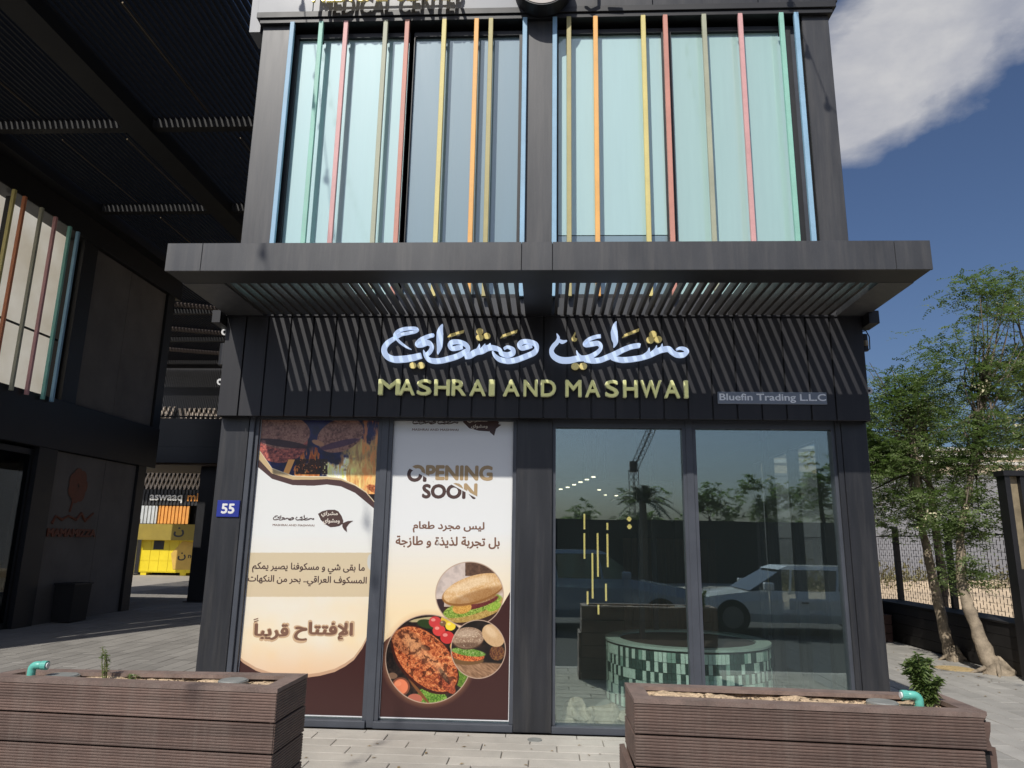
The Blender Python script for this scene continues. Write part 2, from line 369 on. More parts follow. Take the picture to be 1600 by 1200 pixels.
lay(base_f, -3.3, 3.3, 3.5, 6.6, .6, .2, 'x', paver_m, lambda x, y: abs(y-5.9)*1.5+abs(x+.5)*.6 if y > 4.9 else 20+abs(y-5), 1)
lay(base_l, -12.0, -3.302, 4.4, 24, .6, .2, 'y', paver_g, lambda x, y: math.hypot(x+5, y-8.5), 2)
lay(base_r, 3.302, 6.5, 3.5, 15, .6, .2, 'y', paver_r, lambda x, y: math.hypot(x-4.4, y-7), 3)
far_l = struct(MB().box(-60, -12.01, 4.4, 60, -.39, -.002).build('far_paving', mat('far_paving_concrete', (.36, .33, .29), .9, 0, .15, 2, .08)))

# ------------------------------------------------------------------ the restaurant building
F = 6.64
bld = thing('restaurant_building', 'two storey charcoal restaurant building with coloured fins on its upper windows and a slatted canopy', 'building', (0, F, 0))
XL, XR = -3.11, 2.935
for x0, x1 in ((XL, -2.785), (-.275, .06), (2.655, XR)):
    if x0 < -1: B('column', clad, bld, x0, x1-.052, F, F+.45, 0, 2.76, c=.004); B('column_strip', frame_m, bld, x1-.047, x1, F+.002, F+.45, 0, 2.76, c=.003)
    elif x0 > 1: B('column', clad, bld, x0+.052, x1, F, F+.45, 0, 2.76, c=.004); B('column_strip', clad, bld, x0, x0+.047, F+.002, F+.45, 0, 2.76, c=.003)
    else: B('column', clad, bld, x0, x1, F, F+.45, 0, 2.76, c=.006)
    xr = x1-.060 if x0 < -1 else x0+.060
    if abs(x0) > 1:
        rv = MB()
        for k in range(17): rv.tube([(xr, F-.0015, .15+k*.15), (xr, F+.001, .15+k*.15)], .0035, 6)
        stuff(rv.build('rivets', clad_up, bld))
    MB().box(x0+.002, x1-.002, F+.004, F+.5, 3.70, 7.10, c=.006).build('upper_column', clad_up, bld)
# ground-floor openings: x ranges of the panes
bays = ((-2.785, -1.56), (-1.49, -.275), (.06, 1.292), (1.358, 2.655))
for x0, x1 in ((-1.56, -1.49), (1.292, 1.358)): B('mullion', frame_m, bld, x0, x1, F+.02, F+.16, .0, 2.76, c=.004)
panes = []
for i, (x0, x1) in enumerate(bays):
    w = MB(); t = .035 if i < 2 else .03
    w.box(x0, x0+t, F+.03, F+.12, .06, 2.76).box(x1-t, x1, F+.03, F+.12, .06, 2.76).box(x0+t, x1-t, F+.03, F+.12, 2.66 if i > 1 else 2.72, 2.76)
    fr = w.build('window_frame', frame_m, bld)
    B('sill', frame_m, bld, x0, x1, F-.005, F+.15, 0.0, .058, c=.004)
    MB().box(x0+t, x1-t, F+.075, F+.083, .06, 2.72).build('pane', glass_low, fr)
# fascia: tall charcoal boards between narrow recessed joints
B('fascia_backing', clad_bl, bld, XL+.004, XR-.004, F-.10, F+.4, 2.735, 3.69)
xs = [XL, -2.908]; 
while xs[-1] < XR-.3: xs.append(xs[-1]+.2215)
xs[-1] = XR
for a, b in zip(xs[:-1], xs[1:]):
    if b-a < .05: continue
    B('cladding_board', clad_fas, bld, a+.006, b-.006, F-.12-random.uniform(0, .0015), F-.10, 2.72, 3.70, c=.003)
B('fascia_cap', clad_fas, bld, XL-.01, XR+.01, F-.135, F+.3, 3.7, 3.715)
B('fascia_return', clad_fas, bld, XL, XL+.02, F-.10, F+.45, 2.72, 3.70); B('fascia_return', clad_fas, bld, XR-.02, XR, F-.10, F+.45, 2.72, 3.70)
# parapet strip under the upper windows
for x0, x1 in ((-2.785, -.275), (.06, 2.655)):
    for k in range(2):
        m_ = (x0+x1)/2; a, b = (x0, m_-.003) if k == 0 else (m_+.003, x1)
        B('parapet_panel', clad_up, bld, a, b, F+.03, F+.12, 3.716, 3.94, c=.003)
# upper windows
WY = F+.10
up_w = [(-2.72, -1.50, frost_a, 'frosted pale aqua window'), (-1.44, -.31, frost_b, 'darker grey blue window with vertical streaks'), (.11, 1.20, frost_a, 'frosted window with a dark lower strip'), (1.30, 2.50, frost_c, 'frosted pale green window')]
for i, (x0, x1, m, lb) in enumerate(up_w):
    z0, z1 = 3.99, 6.93
    w = MB().box(x0-.05, x0, WY-.04, WY+.06, z0-.04, z1+.05).box(x1, x1+.05, WY-.04, WY+.06, z0-.04, z1+.05).box(x0, x1, WY-.04, WY+.06, z0-.04, z0).box(x0, x1, WY-.04, WY+.06, z1, z1+.05)
    fr = lab(w.build('window', clad_bl, bld), lb)
    MB().box(x0, x1, WY, WY+.01, z0 if i != 2 else 4.63, z1).build('frosted_pane', m, fr)
    if i == 2: MB().box(x0, x1, WY, WY+.01, z0, 4.62).build('dark_pane', frost_b, fr)
B('window_reveal', clad_bl, bld, -2.79, -2.772, F+.02, WY+.05, 3.95, 7.0); B('window_reveal', frame_m, bld, 2.552, 2.60, F+.09, WY+.05, 3.95, 7.0)
B('window_back', clad_bl, bld, XL+.01, XR-.01, WY+.07, WY+.3, 3.93, 7.03)
fins = [(427, 'light blue', C(138, 180, 208)), (475, 'mint', C(140, 200, 182)), (516.5, 'pink', C(214, 158, 156)), (583, 'sage', C(165, 168, 142)), (619, 'salmon', C(200, 132, 114)),
        (681, 'pale yellow', C(216, 200, 120)), (735, 'orange', C(238, 174, 84)), (759, 'olive yellow', C(176, 164, 104)), (816, 'light blue', C(142, 184, 214)),
        (866, 'light blue', C(138, 176, 204)), (889.5, 'olive yellow', C(178, 168, 104)), (934, 'orange', C(232, 172, 86)), (1014, 'pale yellow', C(206, 194, 120)), (1051, 'salmon', C(200, 134, 122)),
        (1116, 'sage', C(162, 166, 146)), (1177, 'pink', C(212, 158, 156)), (1246, 'mint', C(130, 190, 176)), (1271, 'light blue', C(140, 176, 208))]
for px, nm, c in fins:
    x = AT(px, 345, F-.06)[0]; c = tuple(v*.92+.035 for v in c); m = mat('fin_'+nm.replace(' ', '_'), c, .55, 0, .14, 3, .06, dust=.22)
    lab(B('fin', m, bld, x-.024, x+.024, F-.05, F-.01, 3.93, 7.06, c=.004), nm+' fin')
    for z in (4.2, 6.85): B('fin_bracket', clad_bl, bld, x-.012, x+.012, F-.01, WY-.04 if -2.76 < x < 2.54 else F+.03, z, z+.03)
# top beam and pale band over it
B('top_beam', clad_bl, bld, XL-.05, XR+.06, F-.065, F+.3, 7.10, 7.172, c=.004)
B('top_beam', clad_bl, bld, XL-.02, XR+.03, F-.045, F+.3, 7.045, 7.098, c=.004)
xb = [XL-.05, -2.55, -1.35, -.1, 1.1, 2.2, 3.02]
for a, b in zip(xb[:-1], xb[1:]): B('band_panel', white_band, bld, a+.003, b-.003, F-.055, F+.2, 7.174, 8.1, c=.003) if b < 0 else B('band_panel', clad, bld, a+.003, b-.003, F-.055, F+.2, 7.174, 8.1, c=.003)
B('corner_post', white_band, bld, XL-.16, XL-.04, F+.03, F+.3, 7.0, 8.1)
B('roof', clad_bl, bld, XL, XR+.1, F+.2, 16.5, 8.0, 8.1)
# shell: left wall, right wall with side windows, floor, ceiling, back
wall_m = mat('side_render', (.06, .06, .062), .6, 0, .15, 1, .05)
B('side_wall', wall_m, bld, XL+.02, XL+.14, F+.46, 16.4, 0, 8.0)
B('side_wall', wall_m, bld, XR-.12, XR-.01, F+.46, 16.4, 3.7, 8.0); B('side_wall', wall_m, bld, XR-.12, XR-.01, 9.9, 16.4, 0, 3.7)
B('side_wall', wall_m, bld, XR-.12, XR-.01, F+.46, 9.9, 2.7, 3.7)
for y in (7.5, 8.4, 9.3): B('side_mullion', clad_bl, bld, XR-.13, XR-.02, y, y+.09, 0, 2.7)
MB().box(XR-.08, XR-.072, F+.46, 9.9, .05, 2.7).build('side_pane', glass_dim, bld)
B('back_wall', dark_in, bld, XL+.15, XR-.13, 16.0, 16.1, 0, 3.0)
wood = mat('wood_wall', (.17, .10, .05), .6, 0, .3, 4, .2, stretch=(6, 6, .4))
for k in range(12): B('wall_board', wood, bld, 1.3+k*.14, 1.3+k*.14+.132, 12.34, 12.4, .2, 1.7)
B('ceiling', dark_in, bld, XL+.15, XR-.13, F+.46, 16.0, 2.95, 3.05)
B('interior_floor', mat('polished_floor', (.24, .27, .25), .35, 0, .2, 2, .05), bld, XL+.15, XR-.13, F+.16, 16.0, -.03, .004)
B('partition', dark_in, bld, -.22, -.12, F+.46, 16.0, 0, 2.95)
B('rear_wall', wall_m, bld, XL+.15, XR-.13, 16.3, 16.4, 0, 8)
for x, y in ((1.02, 8.15), (1.28, 8.9), (2.45, 8.2)): B('inner_post', clad_bl, bld, x, x+.055, y, y+.055, 0, 2.95)
# downlights seen through the glass
dl = mat('lamp_glow', (1, .9, .65), .5, emit=3)
for k in range(7):
    lx_, ly_ = AG((876, 887, 897, 907, 917, 927, 936)[k], (765, 762, 758, 754, 750, 746, 766)[k], 2.6); MB().cyl(lx_, ly_, 2.6, 2.615, .035, n=12).build('downlight', dl, bld)
for k in range(3): lx_, ly_ = AG((946, 955, 963)[k], (774, 778, 775)[k], 2.6); MB().cyl(lx_, ly_, 2.6, 2.615, .035, n=12).build('downlight', dl, bld)

# canopy: hollow fascia beams round a field of slats
can = bpy.data.objects.new('canopy', None); COL.objects.link(can); can.parent = bld; can.location = (0, -1.2, 3.7)
CY, CB, CT = 5.34, 3.705, 3.945
for a, b in ((-3.105, -2.812), (-2.808, -.206), (-.202, .040), (.044, 2.70), (2.704, 2.975)):
    B('front_panel', clad_can, can, a, b, CY, CY+.02, CB, CT, c=.002)
B('front_beam', clad_bl, can, -3.10, 2.97, CY+.021, CY+.30, CB+.004, CT-.004)
B('side_beam', clad_can, can, -3.105, -2.745, CY+.301, F-.137, CB+.002, CT-.003)
B('side_beam', clad_can, can, 2.70, 2.975, CY+.301, F-.137, CB+.002, CT-.003)
B('centre_beam', clad_bl, can, -.205, .045, CY+.301, F-.0, CB+.006, CT-.006)
B('wall_beam', clad_bl, can, -3.19, -3.112, F-.25, F-.02, 3.60, 3.72); B('wall_beam', clad_bl, can, 2.94, 3.03, F-.25, F-.02, 3.60, 3.72)
sm = meshof('slat', MB().box(-.014, .014, CY+.301, F+.028, 0, .072), slat_m)
x = -2.72
while x < 2.69:
    if not (-.225 < x < .065): inst(sm, 'slat', can, (x, 0, CB+.012))
    x += .0877
# ------------------------------------------------------------------ upper signs
ms = thing('medical_sign', 'raised gold lettering on the pale band at the roofline left of the round emblem', 'sign', (-1.7, F-.16, 7.3))
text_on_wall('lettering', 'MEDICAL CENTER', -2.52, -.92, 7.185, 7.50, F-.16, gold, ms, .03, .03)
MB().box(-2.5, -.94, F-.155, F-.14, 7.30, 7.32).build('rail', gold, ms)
re = thing('round_emblem', 'round metal emblem over the middle column at the roofline', 'sign', (-.065, F-.2, 7.3))
MB().disc_y(-.065, 7.345, .30, .30, F-.24, F-.06, 40).build('rim', clad_bl, re, fix=True)
MB().disc_y(-.065, 7.345, .285, .285, F-.246, F-.2405, 40).build('face', mat('emblem_face', (.33, .30, .28), .4, .1, .1, 6), re, fix=True)
lg = thing('medical_emblem', 'small gold emblem shape on the pale band right of the round sign', 'sign', (.55, F-.16, 7.3))
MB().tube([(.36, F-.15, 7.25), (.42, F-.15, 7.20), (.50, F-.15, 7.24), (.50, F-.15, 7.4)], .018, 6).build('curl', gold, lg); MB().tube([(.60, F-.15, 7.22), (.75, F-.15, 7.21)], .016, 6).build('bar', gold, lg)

# ------------------------------------------------------------------ main sign
sg = thing('restaurant_sign', 'long shop sign with silver Arabic calligraphy over gold capitals on the charcoal fascia', 'sign', (-.13, F-.12, 3.2))
SY = F-.165
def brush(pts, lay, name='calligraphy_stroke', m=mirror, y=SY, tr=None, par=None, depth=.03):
    'a calligraphic stroke: points (u, v, width) in traced units, smoothed and turned into a thick ribbon'
    P = [Vector((a, b)) for a, b, w in pts]; Wd = [w*1.0 for a, b, w in pts]; n = len(P); Q = []; R = []
    for i in range(n-1):
        p0, p1, p2, p3 = P[max(i-1, 0)], P[i], P[i+1], P[min(i+2, n-1)]
        for k in range(6):
            t = k/6; Q.append(.5*((2*p1)+(p2-p0)*t+(2*p0-5*p1+4*p2-p3)*t*t+(-p0+3*p1-3*p2+p3)*t**3)); R.append(Wd[i]*(1-t)+Wd[i+1]*t)
    Q.append(P[-1]); R.append(Wd[-1]); L_, R_ = [], []
    for i, q in enumerate(Q):
        d = Q[min(i+1, len(Q)-1)]-Q[max(i-1, 0)]; d.normalize(); nn = Vector((-d.y, d.x))
        L_.append(tr(*(q+nn*R[i]/2))); R_.append(tr(*(q-nn*R[i]/2)))
    y0 = y-.0012*lay; k = len(L_); mb = MB()
    vs = [(a, y0, b) for a, b in L_]+[(a, y0, b) for a, b in R_]+[(a, y0+depth, b) for a, b in L_]+[(a, y0+depth, b) for a, b in R_]
    fs = []
    for i in range(k-1):
        fs += [(i, i+1, k+i+1, k+i), (2*k+i, 3*k+i, 3*k+i+1, 2*k+i+1), (i, 2*k+i, 2*k+i+1, i+1), (k+i, k+i+1, 3*k+i+1, 3*k+i)]
    fs += [(0, k, 3*k, 2*k), (k-1, 3*k-1, 4*k-1, 2*k-1)]
    mb.add(vs, fs); return mb.build(name, m, par, fix=True)
# traced in two blow-ups of the sign: left word group and right word group
TL = lambda u, v: AT(590+u/6.4, 495+v/6.4, SY)
TR = lambda u, v: AT(850+u/6.667, 495+v/6.667, SY)
LEFT = [[(335,322,2),(285,298,18),(215,245,26),(178,200,24),(172,178,30),(200,145,32),(255,120,30),(320,112,28),(375,112,26),(398,125,22),(370,145,24),(300,160,26),(230,175,26),(160,215,34),(95,260,44),(62,320,50),(85,385,58),(150,420,60),(230,422,64),(330,410,62),(436,384,52)],
        [(545,172,12),(548,180,34),(490,198,34),(425,235,44),(395,275,46),(440,272,54),(500,255,50),(540,290,38),(525,340,36),(480,385,36)],
        [(458,330,6),(475,380,34),(510,425,46),(570,440,50),(640,435,50),(720,415,52),(800,390,50),(870,350,46),(905,320,38),(880,275,44),(810,248,40),(745,252,44),(722,285,44),(745,315,40),(810,305,44),(850,300,30)],
        [(650,72,2),(632,110,38),(622,160,62),(620,230,62),(618,290,54),(606,340,26),(598,372,3)],
        [(870,400,40),(920,385,58),(985,350,56),(1040,340,56),(1100,310,56),(1170,310,44),(1220,330,40),(1240,365,44),(1300,380,50),(1350,360,50),(1352,325,42),(1300,300,26),(1262,318,20)],
        [(985,350,30),(1012,305,24),(1018,270,3)],[(1040,335,40),(1062,300,28),(1075,270,3)],[(1095,325,44),(1118,290,30),(1128,264,3)],
        [(1150,345,14),(1170,385,34),(1220,425,46),(1300,442,50),(1380,432,50),(1470,400,50),(1560,360,50),(1590,320,44),(1580,275,46),(1520,250,42),(1450,250,44),(1418,280,46),(1440,312,40),(1500,300,44),(1545,290,26)]]
RIGHT = [[(132,172,3),(150,215,30),(135,262,40),(100,300,42),(78,350,46),(100,405,54),(170,445,62),(260,450,62),(350,432,58),(440,425,50),(520,392,44),(580,345,38),(592,300,38),(560,272,44),(500,280,48),(440,285,50),(428,272,40),(470,232,36),(540,205,34),(592,198,34)],
         [(150,235,20),(190,258,34),(240,245,6)],
         [(338,348,3),(352,385,22),(380,415,34)],
         [(755,46,2),(738,85,36),(732,150,68),(738,220,66),(745,265,48),(728,315,5)],
         [(420,445,40),(500,455,52),(580,450,52),(660,420,54),(740,385,54),(830,340,50),(910,310,48),(980,298,46),(1004,300,36)],
         [(700,430,24),(760,440,50),(830,448,54),(920,440,54),(1010,425,52),(1100,400,50),(1180,360,56),(1240,340,56),(1300,335,54),(1340,370,46),(1390,395,50),(1450,395,52),(1490,365,40),(1470,335,34),(1420,325,26),(1380,338,16)],
         [(1050,405,44),(1085,370,34),(1095,322,3)],[(1120,385,44),(1160,345,34),(1172,298,3)],[(1190,350,50),(1222,325,34),(1230,280,3)]]
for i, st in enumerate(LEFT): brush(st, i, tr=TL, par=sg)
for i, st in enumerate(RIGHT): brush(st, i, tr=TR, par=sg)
def dot(T, u, v, r):
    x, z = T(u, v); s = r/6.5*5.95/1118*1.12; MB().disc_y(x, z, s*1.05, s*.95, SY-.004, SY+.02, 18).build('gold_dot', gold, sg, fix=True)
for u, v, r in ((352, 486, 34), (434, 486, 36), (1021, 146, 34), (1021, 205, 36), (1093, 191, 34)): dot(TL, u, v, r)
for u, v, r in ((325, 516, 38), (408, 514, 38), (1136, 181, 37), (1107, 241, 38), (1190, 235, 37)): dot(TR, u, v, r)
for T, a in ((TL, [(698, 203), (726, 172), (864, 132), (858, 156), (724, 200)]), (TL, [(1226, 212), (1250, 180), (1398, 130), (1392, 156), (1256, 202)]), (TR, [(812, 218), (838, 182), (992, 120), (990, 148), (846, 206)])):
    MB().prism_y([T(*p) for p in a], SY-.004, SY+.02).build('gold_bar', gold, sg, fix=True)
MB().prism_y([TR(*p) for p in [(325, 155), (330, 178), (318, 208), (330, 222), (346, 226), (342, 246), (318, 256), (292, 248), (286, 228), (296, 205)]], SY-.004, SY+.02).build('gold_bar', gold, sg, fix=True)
# gold capitals, each letter a piece of its own
words = 'MASHRAI AND MASHWAI'
lx = [(592, 625), (624, 648), (652, 674), (679, 703), (706, 728), (734, 759), (764, 773), (786, 812), (818, 840), (845, 869), (883, 909), (914, 938), (945, 967), (973, 997), (1000, 1034), (1037, 1063), (1068, 1076)]
edge = mat('pale_letter_edge', (.85, .86, .5), .4)
for ch, (a, b) in zip(words.replace(' ', ''), lx):
    (xa, zt), (xc, zb) = AT(a, 592.5+(a-592)*.004, SY), AT(b, 617+(b-592)*.011, SY)
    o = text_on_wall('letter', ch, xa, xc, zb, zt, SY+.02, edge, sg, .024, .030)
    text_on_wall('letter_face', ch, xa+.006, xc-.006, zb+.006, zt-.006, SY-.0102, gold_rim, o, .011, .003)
# brackets for the thin hanging wires seen beside the strokes
# ------------------------------------------------------------------ name plate and number
npl = thing('name_plate', 'small grey plate with the trading company name at the right end of the fascia', 'sign', (2.05, F-.13, 2.92))
(xa, za), (xb_, zb_) = AT(1121, 612, F-.135), AT(1293, 632, F-.135)
MB().box(xa, xb_, F-.135, F-.122, zb_, za, c=.004).build('plate', mat('plate_grey', C(122, 130, 142), .4), npl)
text_on_wall('lettering', 'Bluefin Trading L.L.C', xa+.015, xb_-.01, zb_+.012, za-.016, F-.1352, mat('plate_white', (.9, .92, .95), .5), npl, .018, .003)
nu = thing('number_plate', 'blue house number plate reading 55 on the left column', 'number plate', (-2.95, F-.01, 1.86))
MB().box(-3.062, -2.848, F-.014, F-.001, 1.785, 1.938, c=.003).build('plate', mat('plate_blue', C(38, 52, 140), .35), nu)
text_on_wall('digits', '55', -3.018, -2.892, 1.815, 1.908, F-.0142, white_p, nu, .035, .002)

# ------------------------------------------------------------------ posters
def fbm(U, V, seed, octs=5, f0=4.0):
    rg = np.random.RandomState(seed); out = np.zeros_like(U); amp = 1; tot = 0
    for o in range(octs):
        n = 64; G = rg.rand(n, n); f = f0*2**o
        x = U*f; y = V*f; xi = np.floor(x).astype(int); yi = np.floor(y).astype(int); fx = x-xi; fy = y-yi
        fx = fx*fx*(3-2*fx); fy = fy*fy*(3-2*fy)
        a = G[yi % n, xi % n]; b = G[yi % n, (xi+1) % n]; c = G[(yi+1) % n, xi % n]; d = G[(yi+1) % n, (xi+1) % n]
        out += amp*((a*(1-fx)+b*fx)*(1-fy)+(c*(1-fx)+d*fx)*fy); tot += amp; amp *= .55
    return np.clip((out/tot-.5)*1.5+.5, 0, 1)
def poster_art(x0, x1, z0, z1, paint, name):
    Wp, Hp = 720, 1600
    X, Z = np.meshgrid(np.linspace(x0, x1, Wp), np.linspace(z0, z1, Hp))
    dx, dy, dz = X, np.full_like(X, F+.07), Z-EYE
    q = dx*fw.x+dy*fw.y+dz*fw.z
    PX = 800+FPX*(dx*rt.x+dy*rt.y+dz*rt.z)/q; PY = 600-FPX*(dx*up.x+dy*up.y+dz*up.z)/q
    A = np.ones((Hp, Wp, 4), np.float32); A[..., :3] = paint(PX, PY)
    im = bpy.data.images.new(name, Wp, Hp); im.pixels.foreach_set(np.clip(A, 0, 1).ravel()); im.pack()
    m = bpy.data.materials.new(name); m.use_nodes = True; n, l = m.node_tree.nodes, m.node_tree.links
    t = n.new('ShaderNodeTexImage'); t.image = im; uv = n.new('ShaderNodeUVMap'); l.new(uv.outputs[0], t.inputs[0])
    b = n['Principled BSDF']; l.new(t.outputs[0], b.inputs['Base Color']); b.inputs['Roughness'].default_value = .3; b.inputs['Specular IOR Level'].default_value = .5
    return m
def mixc(A, mask, c):
    mask = np.clip(mask, 0, 1)[..., None]; return A*(1-mask)+np.array(c)/255.*mask if not isinstance(c, np.ndarray) else A*(1-mask)+c*mask
def ell(X, Y, cx, cy, a, b, ang=0, soft=.8):
    t = math.radians(ang); dx, dy = X-cx, Y-cy; u = (dx*math.cos(t)+dy*math.sin(t))/a; v = (-dx*math.sin(t)+dy*math.cos(t))/b
    return np.clip((1-np.sqrt(u*u+v*v))*min(a, b)/soft+.5, 0, 1)
def ramp(t, cols):
    t = np.clip(t, 0, 1)*(len(cols)-1); i = np.minimum(t.astype(int), len(cols)-2); f = (t-i)[..., None]; K = np.array(cols)/255.
    return K[i]*(1-f)+K[i+1]*f
def paint1(X, Y):
    A = np.zeros(X.shape+(3,))
    A[:] = np.array((224, 225, 222))/255.; wm = np.clip((Y-830)/160, 0, 1)*.8
    A = mixc(A, wm*(.75+.5*(fbm(X/200, Y/200, 3, 3)-.5)), (236, 208, 160)); A = mixc(A, np.clip((Y-1000)/70, 0, 1)*.6, (214, 160, 120))
    A = mixc(A, ((Y > 863.5) & (Y < 932.5))*.85, (203, 184, 150))
    # fire and fish above the wave
    xz = [395, 401, 425, 457.5, 490, 511, 533, 555, 572, 590, 600]; yt = [690, 697, 731, 743, 744, 744, 747, 757, 768, 789, 800]
    ym = [700, 714, 740, 749.5, 749.5, 748.5, 750.5, 759, 770, 791, 802]; yb = [727, 728, 748, 758, 759, 757, 760, 770, 784, 799, 808]
    n1 = fbm(X/60, Y/60, 5); n2 = fbm(X/18, Y/70, 8, 4); n3 = fbm(X/10, Y/10, 9, 4)
    P = ramp(n1*.9, [(16, 16, 30), (26, 30, 78), (24, 26, 50), (60, 40, 34)])
    P = mixc(P, np.clip((Y-718-(n1-.5)*26)/9, 0, 1)*np.clip((X-500-(n2-.5)*40)/14, 0, 1), ramp(n2*1.15, [(238, 170, 90), (250, 214, 130), (246, 238, 214), (250, 224, 120)]))
    P = mixc(P, np.clip((X-533-(n2-.5)*40)/12, 0, 1)*np.clip((Y-682-(n1-.5)*50)/14, 0, 1)*.8, ramp(n2, [(150, 90, 60), (190, 160, 90), (236, 214, 120)]))
    P = mixc(P, np.clip((Y-700-(n2-.5)*60)/16, 0, 1)*(abs(X-478-(n1-.5)*30) < 16)*.8, ramp(n2, [(120, 40, 16), (226, 130, 50), (250, 200, 110)])); P = mixc(P, (X > 566)*np.clip((n2-.42)*4, 0, 1)*.75, (196, 120, 70))
    f1 = ramp(n3*.55+n1*.5, [(40, 26, 28), (98, 66, 58), (140, 104, 90), (86, 52, 50)]); f1b = ramp(n3, [(52, 24, 34), (130, 70, 64), (178, 100, 84)])
    P = mixc(P, ell(X, Y, 435, 686, 46, 37, 8), f1b); P = mixc(P, ell(X, Y, 440, 674, 45, 27, 5), f1); P = mixc(P, ell(X, Y, 442, 693, 40, 5.5, 8)*.8, (30, 18, 28))
    P = mixc(P, ell(X, Y, 532, 680, 38, 25, -22), f1); P = mixc(P, ell(X, Y, 530, 694, 32, 5, -14)*.8, (56, 34, 60)); P = mixc(P, ell(X, Y, 497, 692, 10, 4, 20), (150, 110, 84))
    P = mixc(P, ((X > 462) & (X < 512) & (Y > 717) & (Y < 741))*.9*(n3 > .28), (40, 24, 20)); P = mixc(P, ((abs(X-455+(Y-720)*.4) < 5) & (Y > 718)), (226, 150, 84))
    P = mixc(P, ell(X, Y, 588, 765, 16, 6, 22), ramp(n3, [(90, 44, 20), (222, 140, 90)])); P = mixc(P, (Y > 772)*1., (28, 18, 18))
    P = np.clip(P*1.22, 0, 1)
    A = mixc(A, Y < np.interp(X, xz, yb), (78, 56, 54)); A = mixc(A, Y < np.interp(X, xz, ym), (198, 172, 130)); A = mixc(A, Y < np.interp(X, xz, yt)+1.2, (226, 214, 186))
    up_ = (Y < np.interp(X, xz, yt))[..., None]; A = np.where(up_, P, A)
    xa = [355, 380, 400, 420, 440, 460, 481, 500, 523, 540, 553, 566, 574, 580]; ya = [1012, 1036, 1048, 1055, 1059, 1060, 1058.5, 1056, 1050, 1041, 1031.5, 1014, 998, 980]
    A = mixc(A, (Y > np.interp(X, xa, ya)-5)*.7, (176, 136, 108)); A = mixc(A, Y > np.interp(X, xa, ya), (62, 36, 34))
    A = mixc(A, (Y < 1.0e9)*ell(X, Y, 580, 878, 6, 13)*.5, (190, 205, 225))
    return A
